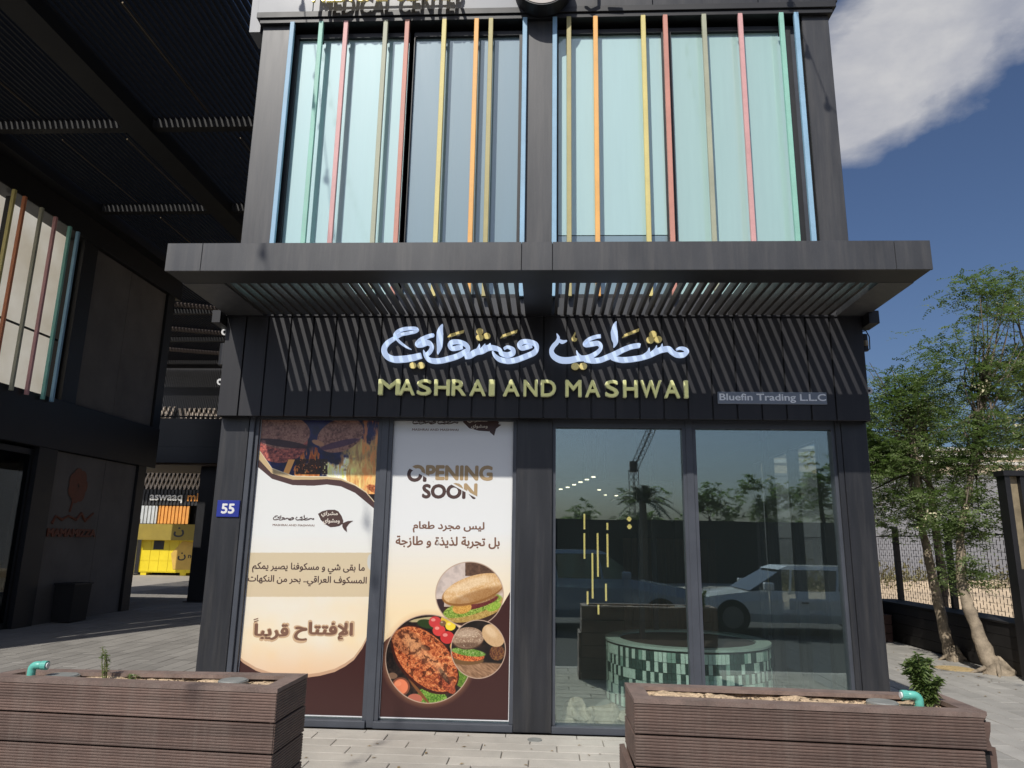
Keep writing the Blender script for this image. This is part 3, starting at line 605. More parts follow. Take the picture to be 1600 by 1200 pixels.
def paint2(X, Y):
    A = np.zeros(X.shape+(3,)); A[:] = np.array((225, 226, 225))/255.
    A = mixc(A, np.clip((Y-830)/130, 0, 1)*.85, (238, 212, 166))
    xa = [575, 585, 588, 595, 603, 611, 625, 640, 700, 760, 772, 786, 800, 815]; ya = [1040, 1026, 1018.7, 1009, 1000, 994, 986, 982, 990, 975, 962, 944, 920, 880]
    A = mixc(A, Y > np.interp(X, xa, ya), (62, 36, 34))
    n1 = fbm(X/50, Y/50, 15); n2 = fbm(X/14, Y/14, 18); n3 = fbm(X/6, Y/6, 19, 4)
    n4 = fbm((X*.8+Y*.6)/30, (Y*.8-X*.6)/8, 21, 4)
    A = mixc(A, ell(X, Y, 669.7, 1029.6, 72, 74, soft=9)*.35, (214, 160, 110))
    def circ(cx, cy, a, b, Pn):
        nonlocal A
        A = mixc(A, ell(X, Y, cx, cy, a+1.4, b+1.4), (184, 158, 138)); m = ell(X, Y, cx, cy, a, b); A = mixc(A, m, Pn)
    P = ramp(n2*.8, [(18, 15, 15), (44, 34, 30), (70, 52, 40)])
    P = mixc(P, ell(X, Y, 662, 968, 22, 3, -8), (176, 160, 120)); P = mixc(P, ell(X, Y, 668, 975, 16, 7, 10), (44, 60, 30))
    P = mixc(P, ell(X, Y, 676, 1090, 24, 15, 18), ramp(n3, [(40, 66, 20), (96, 140, 50), (168, 190, 96)]))
    P = mixc(P, ell(X, Y, 722, 1058, 12, 16), ramp(n3, [(60, 90, 30), (130, 160, 60)]))
    for cx, cy, r, c in ((680, 972, 10, (196, 62, 62)), (700, 968, 11, (214, 176, 60)), (686, 985, 10, (206, 66, 62)), (704, 978, 8, (236, 205, 60)), (699, 996, 11, (192, 52, 52)), (712, 1010, 9, (206, 150, 70)), (692, 974, 5, (120, 90, 60))):
        P = mixc(P, ell(X, Y, cx, cy, r, r*.9), c); P = mixc(P, ell(X, Y, cx-r*.3, cy-r*.35, r*.35, r*.25)*.5, (250, 220, 200))
    fishc = ramp(n3*.45+n2*.35+n4*.35-.08, [(40, 14, 10), (120, 50, 30), (186, 98, 56), (222, 146, 92), (244, 196, 146)])
    P = mixc(P, ell(X, Y, 664, 1031, 65, 39, 46), (60, 26, 20)); P = mixc(P, ell(X, Y, 665, 1030, 62, 36, 46), fishc); P = mixc(P, ell(X, Y, 636, 1003, 26, 18, 30)*.8, ramp(n2, [(60, 26, 18), (190, 120, 76), (90, 40, 26)]))
    P = mixc(P, ell(X, Y, 698, 1068, 20, 8, 52), ramp(n3, [(90, 30, 20), (210, 110, 70)])); P = mixc(P, ell(X, Y, 694, 1056, 14, 3.5, 58)*.85, (30, 16, 14)); P = mixc(P, ell(X, Y, 665, 1012, 8, 4, 20)*.7, (34, 16, 14))
    for k in range(9): P = mixc(P, ell(X, Y, 640+k*6, 1010+k*7, 16, 1.0, -38)*.35, (70, 26, 20))
    P = mixc(P, ell(X, Y, 626, 1073, 14.5, 14.5), (120, 70, 52)); P = mixc(P, ell(X, Y, 626, 1073, 11.5, 11.8), (222, 126, 88)); P = mixc(P, ell(X, Y, 622, 1068, 5, 4)*.4, (240, 160, 120))
    P = mixc(P, ell(X, Y, 648, 1092, 12, 8), (176, 100, 80)); P = mixc(P, ell(X, Y, 613, 1056, 8, 5), (120, 92, 72))
    P = mixc(P, ell(X, Y, 656, 1082, 26, 2.4, 50), (120, 76, 44))
    P = mixc(P, ell(X, Y, 652, 1014, 30, 10, 46, 7)*.40, (246, 196, 140)); P = mixc(P, ell(X, Y, 688, 1046, 26, 6, 50, 5)*.35, (248, 204, 150)); P = mixc(P, (fbm(X/26, Y/26, 44, 3) > .66)*ell(X, Y, 665, 1030, 60, 34, 46)*.6, (48, 18, 12))
    circ(669.7, 1029.6, 66.5, 68.5, P)
    P = ramp(n1, [(170, 156, 148), (206, 190, 180), (190, 172, 160)]); P = mixc(P, (X > 727)*(Y < 900)*1., ramp(n2, [(70, 50, 40), (112, 84, 66)])); P = mixc(P, (Y > 948)*1., (60, 40, 32)); P = mixc(P, (X < 694)*(Y > 936)*1., (56, 40, 42))
    P = mixc(P, ell(X, Y, 742, 952, 50, 17, -15), ramp(n3*.8+.1, [(140, 108, 50), (206, 176, 106)]))
    P = mixc(P, ell(X, Y, 738, 947, 48, 13, -17), ramp(n3, [(64, 84, 26), (130, 156, 60), (186, 196, 110)])); P = mixc(P, ell(X, Y, 750, 942, 30, 7, -18), ramp(n3, [(84, 30, 34), (120, 60, 50)])); P = mixc(P, ell(X, Y, 722, 950, 15, 9, -10), ramp(n3, [(176, 120, 50), (226, 178, 96)]))
    P = mixc(P, ell(X, Y, 756, 936, 20, 5, -18), ramp(n3, [(120, 84, 50), (190, 150, 110)])); P = mixc(P, ell(X, Y, 772, 948, 12, 6, -25), ramp(n3, [(110, 150, 40), (176, 190, 90)]))
    P = mixc(P, ell(X, Y, 740, 922, 51, 21, -17), (150, 104, 56)); P = mixc(P, ell(X, Y, 741, 919.5, 50, 20, -17), ramp(n3*.55+n1*.5, [(168, 118, 66), (212, 170, 118), (232, 206, 170)]))
    P = mixc(P, ell(X, Y, 745, 932, 46, 9, -17, 4)*.45, (120, 76, 36)); P = mixc(P, ell(X, Y, 736, 912, 34, 7, -17, 5)*.5, (244, 226, 196))
    circ(733.8, 928.8, 52.2, 50, P)
    P = ramp(n1, [(24, 20, 18), (44, 36, 32)]); P = mixc(P, np.clip((Y-1033-(X-745)*.06)/3, 0, 1), ramp(n4, [(110, 80, 58), (176, 138, 106)]))
    P = mixc(P, ell(X, Y, 730, 1032, 26, 7), (110, 80, 50)); P = mixc(P, ell(X, Y, 730, 1024, 27, 9, 6), ramp(n3, [(60, 30, 20), (200, 96, 54), (226, 150, 80)])); P = mixc(P, ell(X, Y, 732, 1019, 27, 6, 8), ramp(n3, [(50, 80, 24), (110, 150, 60), (180, 176, 140)]))
    P = mixc(P, ell(X, Y, 731, 998, 25.5, 17, -4), (84, 62, 48)); P = mixc(P, ell(X, Y, 731, 996.5, 25, 16.5, -4), ramp(n3*.6+.25, [(100, 76, 60), (150, 122, 100), (186, 160, 132)]))
    P = mixc(P, ell(X, Y, 777, 1020, 12, 12), ramp(n3, [(60, 24, 30), (150, 110, 60)])); P = mixc(P, ell(X, Y, 771, 993, 20, 15, 45), ramp(n3*.4+.4, [(120, 90, 60), (196, 160, 118), (206, 174, 134)]))
    P = mixc(P, ell(X, Y, 729, 990, 16, 6, -4, 4)*.5, (206, 184, 160)); P = mixc(P, ell(X, Y, 733, 1008, 22, 4, 2, 3)*.5, (70, 46, 34)); P = mixc(P, ell(X, Y, 767, 987, 12, 6, 45, 4)*.5, (232, 206, 170)); P = mixc(P, (n3 > .78)*ell(X, Y, 731, 996, 24, 15)*.6, (226, 208, 180))
    circ(747.4, 1014.5, 41.8, 44.8, P)
    A = mixc(A, ell(X, Y, 588, 972, 4, 12)*.6, (170, 190, 220))
    return A
ink = mat('brown_ink', C(72, 50, 46), .5, 0, .04); ink2 = mat('light_brown_ink', C(118, 84, 66), .5, 0, .04); tan_ink = mat('tan_ink', C(172, 146, 108), .5, 0, .04)
soft_ink = mat('shadow_brown_ink', C(196, 164, 130), .5, 0, .04)
def poster(label, x0, x1, paint, nm, group):
    t = thing('poster', label, 'poster', ((x0+x1)/2, F+.07, .06), group)
    z0, z1 = .085, 2.715; m = poster_art(x0, x1, z0, z1, paint, nm)
    B('white_border', mat('poster_white', (.74, .74, .74), .35), t, x0-.012, x1+.012, F+.0705, F+.0745, z0-.012, z1+.002)
    mb = MB().box(x0, x1, F+.067, F+.0702, z0, z1); o = mb.build('printed_sheet', m, t)
    me = o.data; uv = me.uv_layers.new(name='UVMap'); bs = parent_world(t)
    for lp in me.loops:
        c = me.vertices[lp.vertex_index].co; uv.data[lp.index].uv = ((c.x+bs.x-x0)/(x1-x0), (c.z+bs.z-z0)/(z1-z0))
    return t
PYY = F+.0665
p1 = poster('tall poster left of the mullion showing fish over a fire and brown Arabic lines', -2.742, -1.602, paint1, 'fire_poster_print', 'opening posters stuck inside the left windows')
p2 = poster('tall poster reading OPENING SOON with three round food pictures', -1.447, -.318, paint2, 'food_poster_print', 'opening posters stuck inside the left windows')
def ptext(t, txt, px0, px1, py0, py1, m, par, name='lettering', bold=.01, spacing=1.0, d=.0012, y=PYY):
    yc = (py0+py1)/2; xa = AT(px0, yc, PYY)[0]; xb = AT(px1, yc, PYY)[0]
    za = AT((px0+px1)/2, py1, PYY)[1]; zb = AT((px0+px1)/2, py0, PYY)[1]
    return text_on_wall(name, arabic(txt) if any(ord(c) > 1500 for c in txt) else txt, xa, xb, za, zb, y, m, par, bold, d, spacing)
ptext(0, 'ما بقى شي و مسكوفنا يصير يمكم', 394, 570, 879.5, 896.5, ink, p1, bold=.022)
ptext(0, 'المسكوف العراقي.. بحر من النكهات', 387, 573, 899.5, 916, ink, p1, bold=.022)
ptext(0, 'الإفتتاح', 457.5, 554, 969, 1006, soft_ink, p1, bold=.07, d=.0006); ptext(0, 'الإفتتاح', 460, 551.5, 972, 1003, ink2, p1, bold=.045)
ptext(0, 'قريبا', 394.5, 453.5, 972, 1003.5, soft_ink, p1, bold=.07, d=.0006); ptext(0, 'قريبا', 397, 451, 974.5, 1001, ink2, p1, bold=.045)
for k in range(2):
    a_, b_ = AT(396.5+k*.5, 967.5+k*3.2, PYY), AT(403.5+k*.5, 965.5+k*3.2, PYY); MB().prism_y([a_, b_, (b_[0], b_[1]-.009), (a_[0], a_[1]-.009)], PYY-.0012, PYY).build('vowel_mark', ink2, p1, fix=True)
ptext(0, 'ليس مجرد طعام', 645, 757, 815, 833, ink2, p2, bold=.03)
ptext(0, 'بل تجربة لذيذة و طازجة', 618, 781, 838, 857, ink2, p2, bold=.03)
def logo(t, ox, oy, s, words=True, cutz=None):
    'small printed copy of the sign beside a fish emblem; ox, oy is the photo point of its left top corner'
    def T(u, v): return AT(ox+u*s, oy+v*s, PYY)
    # traced space of the sign is 590..1078 wide
    for i, st in enumerate(LEFT): brush([(590+a/6.4, 495+b/6.4, w/6.4*1.15) for a, b, w in st], i*.1, 'printed_stroke', ink, PYY-.001, lambda u, v: T(u-592, v-500), t, .0008)
    for i, st in enumerate(RIGHT): brush([(850+a/6.667, 495+b/6.667, w/6.667*1.15) for a, b, w in st], i*.1+1, 'printed_stroke', ink, PYY-.001, lambda u, v: T(u-592, v-500), t, .0008)
    ptext(0, 'MASHRAI AND MASHWAI', ox, ox+486*s, oy+112*s, oy+136*s, ink2, t, bold=.01)
for t, ox, oy, s in ((p1, 426, 804, .134), (p2, 644, 653, .149)):
    logo(t, ox, oy, s)
def fish(t, pts, tail, cal):
    w = lambda a: [AT(x, y, PYY) for x, y in a]
    e = thing  # noqa
    body = MB().prism_y(w(pts), PYY-.0012, PYY).build('fish_emblem', ink, t, fix=True)
    MB().prism_y(w(tail), PYY-.0016, PYY).build('fish_tail', ink, t, fix=True)
    cream = mat('cream_ink', C(214, 205, 192), .5)
    ptext(0, 'مشراي', *cal[0], cream, t, y=PYY-.0012, bold=.03, d=.0008); ptext(0, 'ومشواي', *cal[1], cream, t, y=PYY-.0012, bold=.03, d=.0008)
def z4(a): return [(400+x/8, 770+y/8) for x, y in a]
fish(p1, z4([(775, 262), (830, 230), (900, 213), (985, 212), (1030, 232), (1070, 290), (1092, 350), (1085, 385), (1040, 415), (990, 425), (930, 430), (870, 395), (810, 340)]),
     z4([(1080, 380), (1150, 352), (1215, 350), (1165, 385), (1132, 430), (1138, 492), (1100, 460), (1080, 425)]), [(502, 528, 799, 808), (505, 531, 810, 820)])
fa, fb = [(743, 652.5), (770, 652.5), (780, 660), (772, 672), (764, 674), (748, 673), (733, 669), (724, 660), (721, 652.5)], [(768, 667), (777, 662), (783, 664), (775, 670), (772, 681), (765, 675)]
fish(p2, fa, fb, [(730, 762, 654, 661), (736, 762, 663, 671)])
# the split OPENING SOON
def split(txt, x0, x1, y0, y1, y_at, slope, shift):
    yc = (y0+y1)/2; xa, xb = AT(x0, yc, PYY)[0], AT(x1, yc, PYY)[0]; za, zb = AT(x0, y1, PYY)[1], AT(x0, y0, PYY)[1]
    c = AT(x0, y_at, PYY); nrm = Vector((slope, 0, 1)).normalized()
    pt = (c[0], PYY, c[1])
    text_on_wall('tan_half', txt, xa, xb, za, zb, PYY, tan_ink, p2, .045, .0012, 1.0, cut=(pt, -nrm, (0, 0, 0)))
    sx = shift[0]*.0059; sz = shift[1]*.0059
    text_on_wall('brown_half', txt, xa, xb, za, zb, PYY, ink, p2, .045, .0012, 1.0, cut=(pt, nrm, (sx, 0, sz)))
split('OPENING', 640, 770, 726, 750, 727, .52, (-4, -3)); split('SOON', 662, 746, 754, 777, 730, .52, (-2.5, -2))
# ------------------------------------------------------------------ planters in the foreground
PLK = .145
def lerp(a, b, t): return (a[0]+(b[0]-a[0])*t, a[1]+(b[1]-a[1])*t)
def ribbed(a, b, z0, z1, out, m, par, th=.024, name='plank', bow=0.0):
    'a grooved composite board from a to b, standing z0..z1, its ribs on the side of the outward vector'
    prof = []; k = 10; h = (z1-z0-.006)/k
    for i in range(k):
        z = z0+.003+i*h; prof += [(0, z+h*.08), (.0032, z+h*.30), (.0032, z+h*.72), (0, z+h*.92)]
    prof = [(-th, z0+.0015)]+prof+[(-th, z1-.0015)]
    mb = MB(); n = len(prof); vs = []
    for p in (a, lerp(a, b, .5), b):
        s = bow if p not in (a, b) else 0
        vs += [(p[0]+out[0]*(d+s), p[1]+out[1]*(d+s), z) for d, z in prof]
    fs = [(j*n+i, (j+1)*n+i, (j+1)*n+(i+1) % n, j*n+(i+1) % n) for j in range(2) for i in range(n)]
    fs += [tuple(range(n))[::-1], tuple(range(2*n, 3*n))]
    mb.add(vs, fs); return mb.build(name, m, par, fix=True)
def planter(label, FL, FR, BR, BL, top, broken=False, off=0.0):
    t = thing('plank_planter', label, 'planter', (FL[0], FL[1], 0), 'long composite plank planters along the pavement edge')
    nrm = lambda a, b: Vector((b[1]-a[1], -(b[0]-a[0]))).normalized()
    n_ = 6
    for k in range(n_):
        z1 = top-.022-k*PLK; z0 = max(z1-PLK+.001, .005); e = .003*(k % 2)
        sides = [(FL, FR), (FR, BR), (BR, BL), (BL, FL)]
        for j, (a, b) in enumerate(sides):
            nn = nrm(a, b); a2 = (a[0]+nn.x*e, a[1]+nn.y*e); b2 = (b[0]+nn.x*e, b[1]+nn.y*e)
            if broken and j == 0: b2 = lerp(a2, b2, .981-.008*(k % 3) if k < 3 else .97)
            if j == 3 and k > 1 and off: a2 = (a2[0]-off, a2[1]); b2 = (b2[0]-off, b2[1])
            if broken and j == 1: a2 = lerp(a2, b2, .10+.03*(k % 2)); 
            ribbed(a2, b2, z0, z1, nn, plank_m, t, bow=random.uniform(-.003, .003))
    c = Vector(((FL[0]+FR[0]+BR[0]+BL[0])/4, (FL[1]+FR[1]+BR[1]+BL[1])/4))
    o = [FL, FR, BR, BL]; w = .085
    def inset(i, d):
        p, q, r = Vector(o[i-1]), Vector(o[i]), Vector(o[(i+1) % 4]); a = (p-q).normalized(); b = (r-q).normalized(); s = abs(a.cross(b)); v = q+(a+b)*(d/s); return (v.x, v.y)
    inn = [inset(i, w) for i in range(4)]; out = [inset(i, -.004) for i in range(4)]
    for i in range(4):
        j = (i+1) % 4; q = [out[i], out[j], inn[j], inn[i]]
        if broken and i == 0: q[1] = lerp(q[0], q[1], .985)
        if broken and i == 1: q[0] = lerp(q[0], q[1], .08)
        z = top-.0009*i
        MB().hexa([(x, y, top-.022) for x, y in q], [(x, y, z) for x, y in q]).build('cap_board', plank_top, t)
    # lining and soil
    MB().hexa([(x, y, .3) for x, y in [inset(i, .03) for i in range(4)]], [(x, y, top-.085) for x, y in [inset(i, .03) for i in range(4)]]).build('lining', black_plank, t)
    N, M_ = 70, 18; vs = []; rr = random.Random(FL[0])
    g = [inset(i, .03) for i in range(4)]
    A = np.array([[u, v] for v in np.linspace(0, 1, M_) for u in np.linspace(0, 1, N)])
    h = fbm(A[:, 0]*2.2, A[:, 1]*.8, 31+int(off*100), 5, 5.0)
    for (u, v), hh in zip(A, h):
        p = lerp(lerp(g[0], g[1], u), lerp(g[3], g[2], u), v); vs.append((p[0], p[1], top-.055+hh*.045+rr.uniform(-.003, .003)))
    so_ = MB().add(vs, [(j*N+i, j*N+i+1, (j+1)*N+i+1, (j+1)*N+i) for j in range(M_-1) for i in range(N-1)]).build('soil', sand_m, t); stuff(so_)
    if broken:
        rr = random.Random(3)
        for k, (x, y, z0, z1) in enumerate(((FR[0]-.030, FR[1]+.02, .685, .800), (FR[0]-.012, FR[1]+.045, .56, .70), (FR[0]-.02, FR[1]+.03, .42, .555), (FR[0]+.005, FR[1]+.06, .30, .42))):
            mb = MB(); n = 7; ring = []
            for zz in (z0, (z0*2+z1)/3, (z0+2*z1)/3, z1):
                ring.append([(x-.022+rr.uniform(-.006, .006), y-.014, zz), (x+.03+rr.uniform(-.012, .012), y-.010, zz+rr.uniform(-.01, .01)), (x+.03+rr.uniform(-.012, .012), y+.012, zz+rr.uniform(-.01, .01)), (x-.022, y+.014, zz)])
            vs = [p for r in ring for p in r]; mb.add(vs, [(j*4+i, j*4+(i+1) % 4, (j+1)*4+(i+1) % 4, (j+1)*4+i) for j in range(3) for i in range(4)]+[(3, 2, 1, 0), (12, 13, 14, 15)])
            mb.build('broken_board', plank_m, t, fix=True)
        MB().box(FR[0]-.06, FR[0]-.005, FR[1]+.03, FR[1]+.07, .0, .81).build('corner_post', black_plank, t)
    return t, inn
FLL, FRL, BRL, BLL = (-3.03, 3.96), (-1.365, 3.844), (-1.355, 4.286), (-2.985, 4.225)
FLR, FRR, BRR, BLR = (.447, 3.841), (2.093, 3.722), (2.095, 4.177), (.446, 4.26)
TOPZ = .85
planter('brown plank planter left of the gap, with two round lids and a thin seedling', FLL, FRL, BRL, BLL, TOPZ)
planter('brown plank planter right of the gap, its right front corner broken', FLR, FRR, BRR, BLR, TOPZ, True, .035)

def elbow(label, x, y, z, dx, hgt=.075):
    t = thing('pipe_elbow', label, 'pipe', (x, y, z), 'green pipe elbows in the planters')
    r = .021; pts = [(x, y, z-.05), (x, y, z+hgt-.03)]
    for k in range(1, 7): a = k*PI/12; pts.append((x+dx*(.026-.026*math.cos(a)), y, z+hgt-.03+.026*math.sin(a)))
    pts.append((x+dx*.075, y, z+hgt-.004)); MB().tube(pts, r, 16).build('pipe', teal_m, t, smooth=True)
    MB().tube([(x, y, z+.012), (x, y, z+.030)], r+.0035, 16).build('collar', teal_m, t, smooth=False)
    MB().tube([(x+dx*.055, y, z+hgt-.004), (x+dx*.083, y, z+hgt-.004)], r+.003, 16).build('collar', teal_m, t)
    MB().tube([(x+dx*.083, y, z+hgt-.004), (x+dx*.090, y, z+hgt-.004)], r*.72, 14).build('cap', white_p, t)
elbow('green pipe elbow at the left end of the left planter, opening right', -2.80, 4.03, .80, 1, .105)
elbow('green pipe elbow beside the leafy bush in the right planter, opening left', 1.872, 3.93, .80, -1, .085)
def lid(label, x, y, r=.085):
    t = thing('drain_cover', label, 'lid', (x, y, .82), 'round grey lids in the planters')
    MB().cyl(x, y, .790, .842, r, r, 32).build('cover', lid_m, t); MB().cyl(x, y, .8421, .847, r*.93, r*.90, 32).build('raised_disc', lid_m, t)
lid('round grey lid beside the pipe elbow in the left planter', -2.66, 4.08, .09); lid('round grey lid near the right end of the left planter', -1.69, 4.07, .078); lid('flat grey lid beside the elbow in the right planter', 1.70, 3.95, .075)

def leafmesh(mb, p, d, L, w, droop=.2, rr=random):
    d = Vector(d).normalized(); s = d.cross(Vector((0, 0, 1)));  s = s.normalized() if s.length > .1 else Vector((1, 0, 0)); u = s.cross(d)
    p = Vector(p); tw = rr.uniform(-.5, .5); s = (s*math.cos(tw)+u*math.sin(tw))
    a, b, c = p+d*L*.4+s*w/2+u*L*.05, p+d*L*.4-s*w/2+u*L*.05, p+d*L-Vector((0, 0, droop*L))
    mb.add([p, a, c, b], [(0, 1, 2, 3)])
def bush(label, x, y, z, h, w, n, seed, sparse=False, cat='plant'):
    rr = random.Random(seed); t = thing('seedling' if sparse else 'leafy_bush', label, cat, (x, y, z)); st = MB(); lf = MB()
    for k in range(4 if sparse else 9):
        a = rr.uniform(0, 2*PI); tipr = w*rr.uniform(.15, .5); hh = h*rr.uniform(.75, 1) if k < 5 else h*rr.uniform(.45, .8)
        tip = Vector((x+math.cos(a)*tipr, y+math.sin(a)*tipr*.7, z+hh)); base = Vector((x+rr.uniform(-.01, .01), y, z)); mid = (base+tip)/2+Vector((rr.uniform(-.02, .02), 0, .02))
        pts = [base, mid, tip]; st.tube(pts, [.0035, .003, .0012], 5)
        for j in range(n):
            f = rr.uniform(.12 if sparse else .18, 1); p = base.lerp(mid, f*2) if f < .5 else mid.lerp(tip, f*2-1); aa = rr.uniform(0, 2*PI)
            L = rr.uniform(.018, .032) if sparse else rr.uniform(.035, .062)*(1.15-f*.45)
            leafmesh(lf, p, (math.cos(aa), math.sin(aa), rr.uniform(-.1, .9)), L, L*(.34 if sparse else .42), rr.uniform(.05, .5), rr)
    st.build('stem', mat('green_stem', (.16, .17, .06), .6), t); stuff(lf.build('leaves', leaf_b, t))
bush('thin green seedling with reddish stems in the left planter', -2.425, 4.10, .81, .20, .10, 22, 5, True)
bush('low dark plant scrap beside the seedling in the left planter', -2.28, 4.12, .81, .035, .10, 8, 6, True)
bush('dense leafy bush at the right end of the right planter', 1.955, 3.99, .80, .30, .24, 130, 9)

# ------------------------------------------------------------------ cameras and lamps on the building corners
def cctv(label, x, y, z, sx, long=True):
    t = thing('security_camera', label, 'camera', (x, y, z), 'small fittings on the building corners')
    MB().box(min(x, x-sx*.05), max(x, x-sx*.05), y-.03, y+.03, z+.02, z+.055, c=.006).build('wall_mount', white_p, t)
    MB().tube([(x, y, z+.03), (x+sx*.05, y-.02, z+.0)], .012, 8).build('arm', clad_bl, t)
    MB().tube([(x+sx*.05, y+.03, z), (x+sx*.05, y-.09, z-.02)], .032, 16).build('housing', white_p, t, smooth=False)
    MB().tube([(x+sx*.05, y-.0905, z-.0201), (x+sx*.05, y-.094, z-.021)], .013, 16).build('lens', clad_bl, t)
cctv('white camera high on the left corner of the fascia', XL-.02, 6.74, 3.60, -1)
cctv('white camera low on the left corner of the fascia', XL-.02, 6.76, 3.10, -1)
cctv('white camera low on the right corner of the fascia', XR+.02, 6.76, 3.05, 1)
t = thing('wall_cylinder_lamp', 'dark cylinder lamp under the upper left camera', 'lamp', (XL-.10, 6.8, 3.4)); MB().cyl(XL-.12, 6.82, 3.28, 3.50, .055, n=20).build('body', clad_bl, t); B('bracket', clad_bl, t, XL-.08, XL-.001, 6.80, 6.84, 3.38, 3.41)
t = thing('bulkhead_lamp', 'dark caged bulkhead lamp high on the right corner of the fascia', 'lamp', (XR+.1, 6.8, 3.5)); MB().tube([(XR+.075, 6.70, 3.42), (XR+.075, 6.70, 3.58)], [.036, .036], 14).build('body', clad_bl, t); MB().tube([(XR+.05, 6.665, 3.41), (XR+.11, 6.665, 3.43), (XR+.115, 6.665, 3.55), (XR+.09, 6.665, 3.61), (XR+.03, 6.665, 3.60)], .006, 6).build('cage', clad_bl, t); MB().tube([(XR+.075, 6.66, 3.46), (XR+.075, 6.66, 3.51)], .022, 12).build('glass', mat('amber_glass', (.30, .25, .17), .2), t)
B('bracket', clad_bl, t, XR+.001, XR+.04, 6.69, 6.71, 3.49, 3.51)
t = thing('pipe_run', 'dark conduit going down the left corner wall', 'pipe', (XL-.05, 7.0, 3)); MB().tube([(XL-.06, 6.95, 4.0), (XL-.06, 6.95, 2.6)], .014, 8).build('conduit', mat('grey_conduit', (.2, .22, .24), .5), t); MB().tube([(XL-.10, 7.0, 3.3), (XL-.10, 7.0, 2.75)], .04, 10).build('duct', mat('grey_conduit', (.2, .22, .24), .5), t)
# festoon cables overhead, out of the picture: only their shadows show
def festoon(label, pts):
    t = thing('festoon_cable', label, 'string lights', pts[0]); P = [Vector(p) for p in pts]; MB().tube(P, .006, 6).build('cable', clad_bl, t)
    d = 0
    for a, b in zip(P[:-1], P[1:]):
        L = (b-a).length; s = (.55-d) % .55
        while s < L:
            p = a.lerp(b, s/L); MB().tube([p, p-Vector((0, 0, .07))], .016, 8).build('socket', clad_bl, t); MB().tube([p-Vector((0, 0, .07)), p-Vector((0, 0, .09)), p-Vector((0, 0, .13)), p-Vector((0, 0, .155))], [.014, .03, .034, .006], 10).build('bulb', mat('smoked_bulb', (.05, .045, .03), .1), t, smooth=True); s += .55
        d = (d+L) % .55
festoon('festoon cable running out from the left of the roofline', [(-2.95, 6.42, 8.0), (-3.1, 5.4, 8.6), (-3.5, 3.3, 8.55), (-3.9, 1.06, 8.6), (-4.5, -3.3, 8.8)])
festoon('festoon cable running out from the right of the roofline', [(2.25, 6.42, 8.0), (2.07, 5.25, 8.6), (1.98, 4.3, 8.6), (3.4, 0, 8.8)])

# ------------------------------------------------------------------ inside the right-hand windows
t = thing('tiled_fountain_planter', 'round planter clad in pale and dark green upright tiles behind the right window', 'planter', (1.50, 8.22, 0))
fx, fy, fr_, fh = 1.51, 8.15, .84, .60
MB().tube([(fx, fy, 0), (fx, fy, fh)], fr_, 72).build('core', mat('green_grout', (.05, .07, .06), .8), t)
lt, dk, md = MB(), MB(), MB(); rr = random.Random(11); nt = 124; rows = 6
for r in range(rows):
    for k in range(nt):
        a0 = 2*PI*(k+.06)/nt; a1 = 2*PI*(k+.94)/nt
        if math.sin((a0+a1)/2) > .25: continue
        z0 = .012+r*(fh-.03)/rows+.003; z1 = z0+(fh-.03)/rows-.006; ro = fr_+.012+rr.uniform(0, .003)
        sel = (k+(r//2)*1) % 2 if rr.random() > .45 else rr.randint(0, 1)
        g = (md if rr.random() < .18 else lt) if (sel == 0 or (r % 3 == 2 and rr.random() < .4)) else dk
        q = [(fx+ro*math.cos(a), fy+ro*math.sin(a)) for a in (a0, a1)]; p = [(fx+fr_*.99*math.cos(a), fy+fr_*.99*math.sin(a)) for a in (a0, a1)]
        g.add([(*q[0], z0), (*q[1], z0), (*q[1], z1), (*q[0], z1), (*p[0], z0), (*p[1], z0), (*p[1], z1), (*p[0], z1)], [(0, 1, 2, 3), (4, 0, 3, 7), (1, 5, 6, 2), (3, 2, 6, 7), (0, 4, 5, 1)])
stuff(lt.build('pale_tiles', mat('pale_green_tile', (.60, .80, .68), .3, 0, .12, 14), t)); stuff(dk.build('dark_tiles', mat('dark_green_tile', (.045, .09, .075), .25, 0, .3, 14), t)); stuff(md.build('mid_tiles', mat('mid_green_tile', (.28, .46, .37), .3, 0, .2, 14), t))
N = 72; vs = []; ring = [(fr_+.022, fh), (fr_+.022, fh+.022), (fr_-.13, fh+.022), (fr_-.13, fh-.05)]
for r, z in ring: vs += [(fx+r*math.cos(2*PI*k/N), fy+r*math.sin(2*PI*k/N), z) for k in range(N)]
MB().add(vs, [(j*N+k, j*N+(k+1) % N, (j+1)*N+(k+1) % N, (j+1)*N+k) for j in range(3) for k in range(N)]).build('rim', mat('pale_green_rim', (.42, .56, .48), .35, 0, .1, 6), t)
MB().cyl(fx, fy, fh-.03, fh+.003, fr_-.131, n=48).build('soil', mat('dark_soil', (.03, .022, .016), .9, 0, .4, 20, .3, .8, 40), t)
rock_m = mat('pale_rock', (.30, .28, .21), .85, 0, .3, 9, .2, .6, 30)
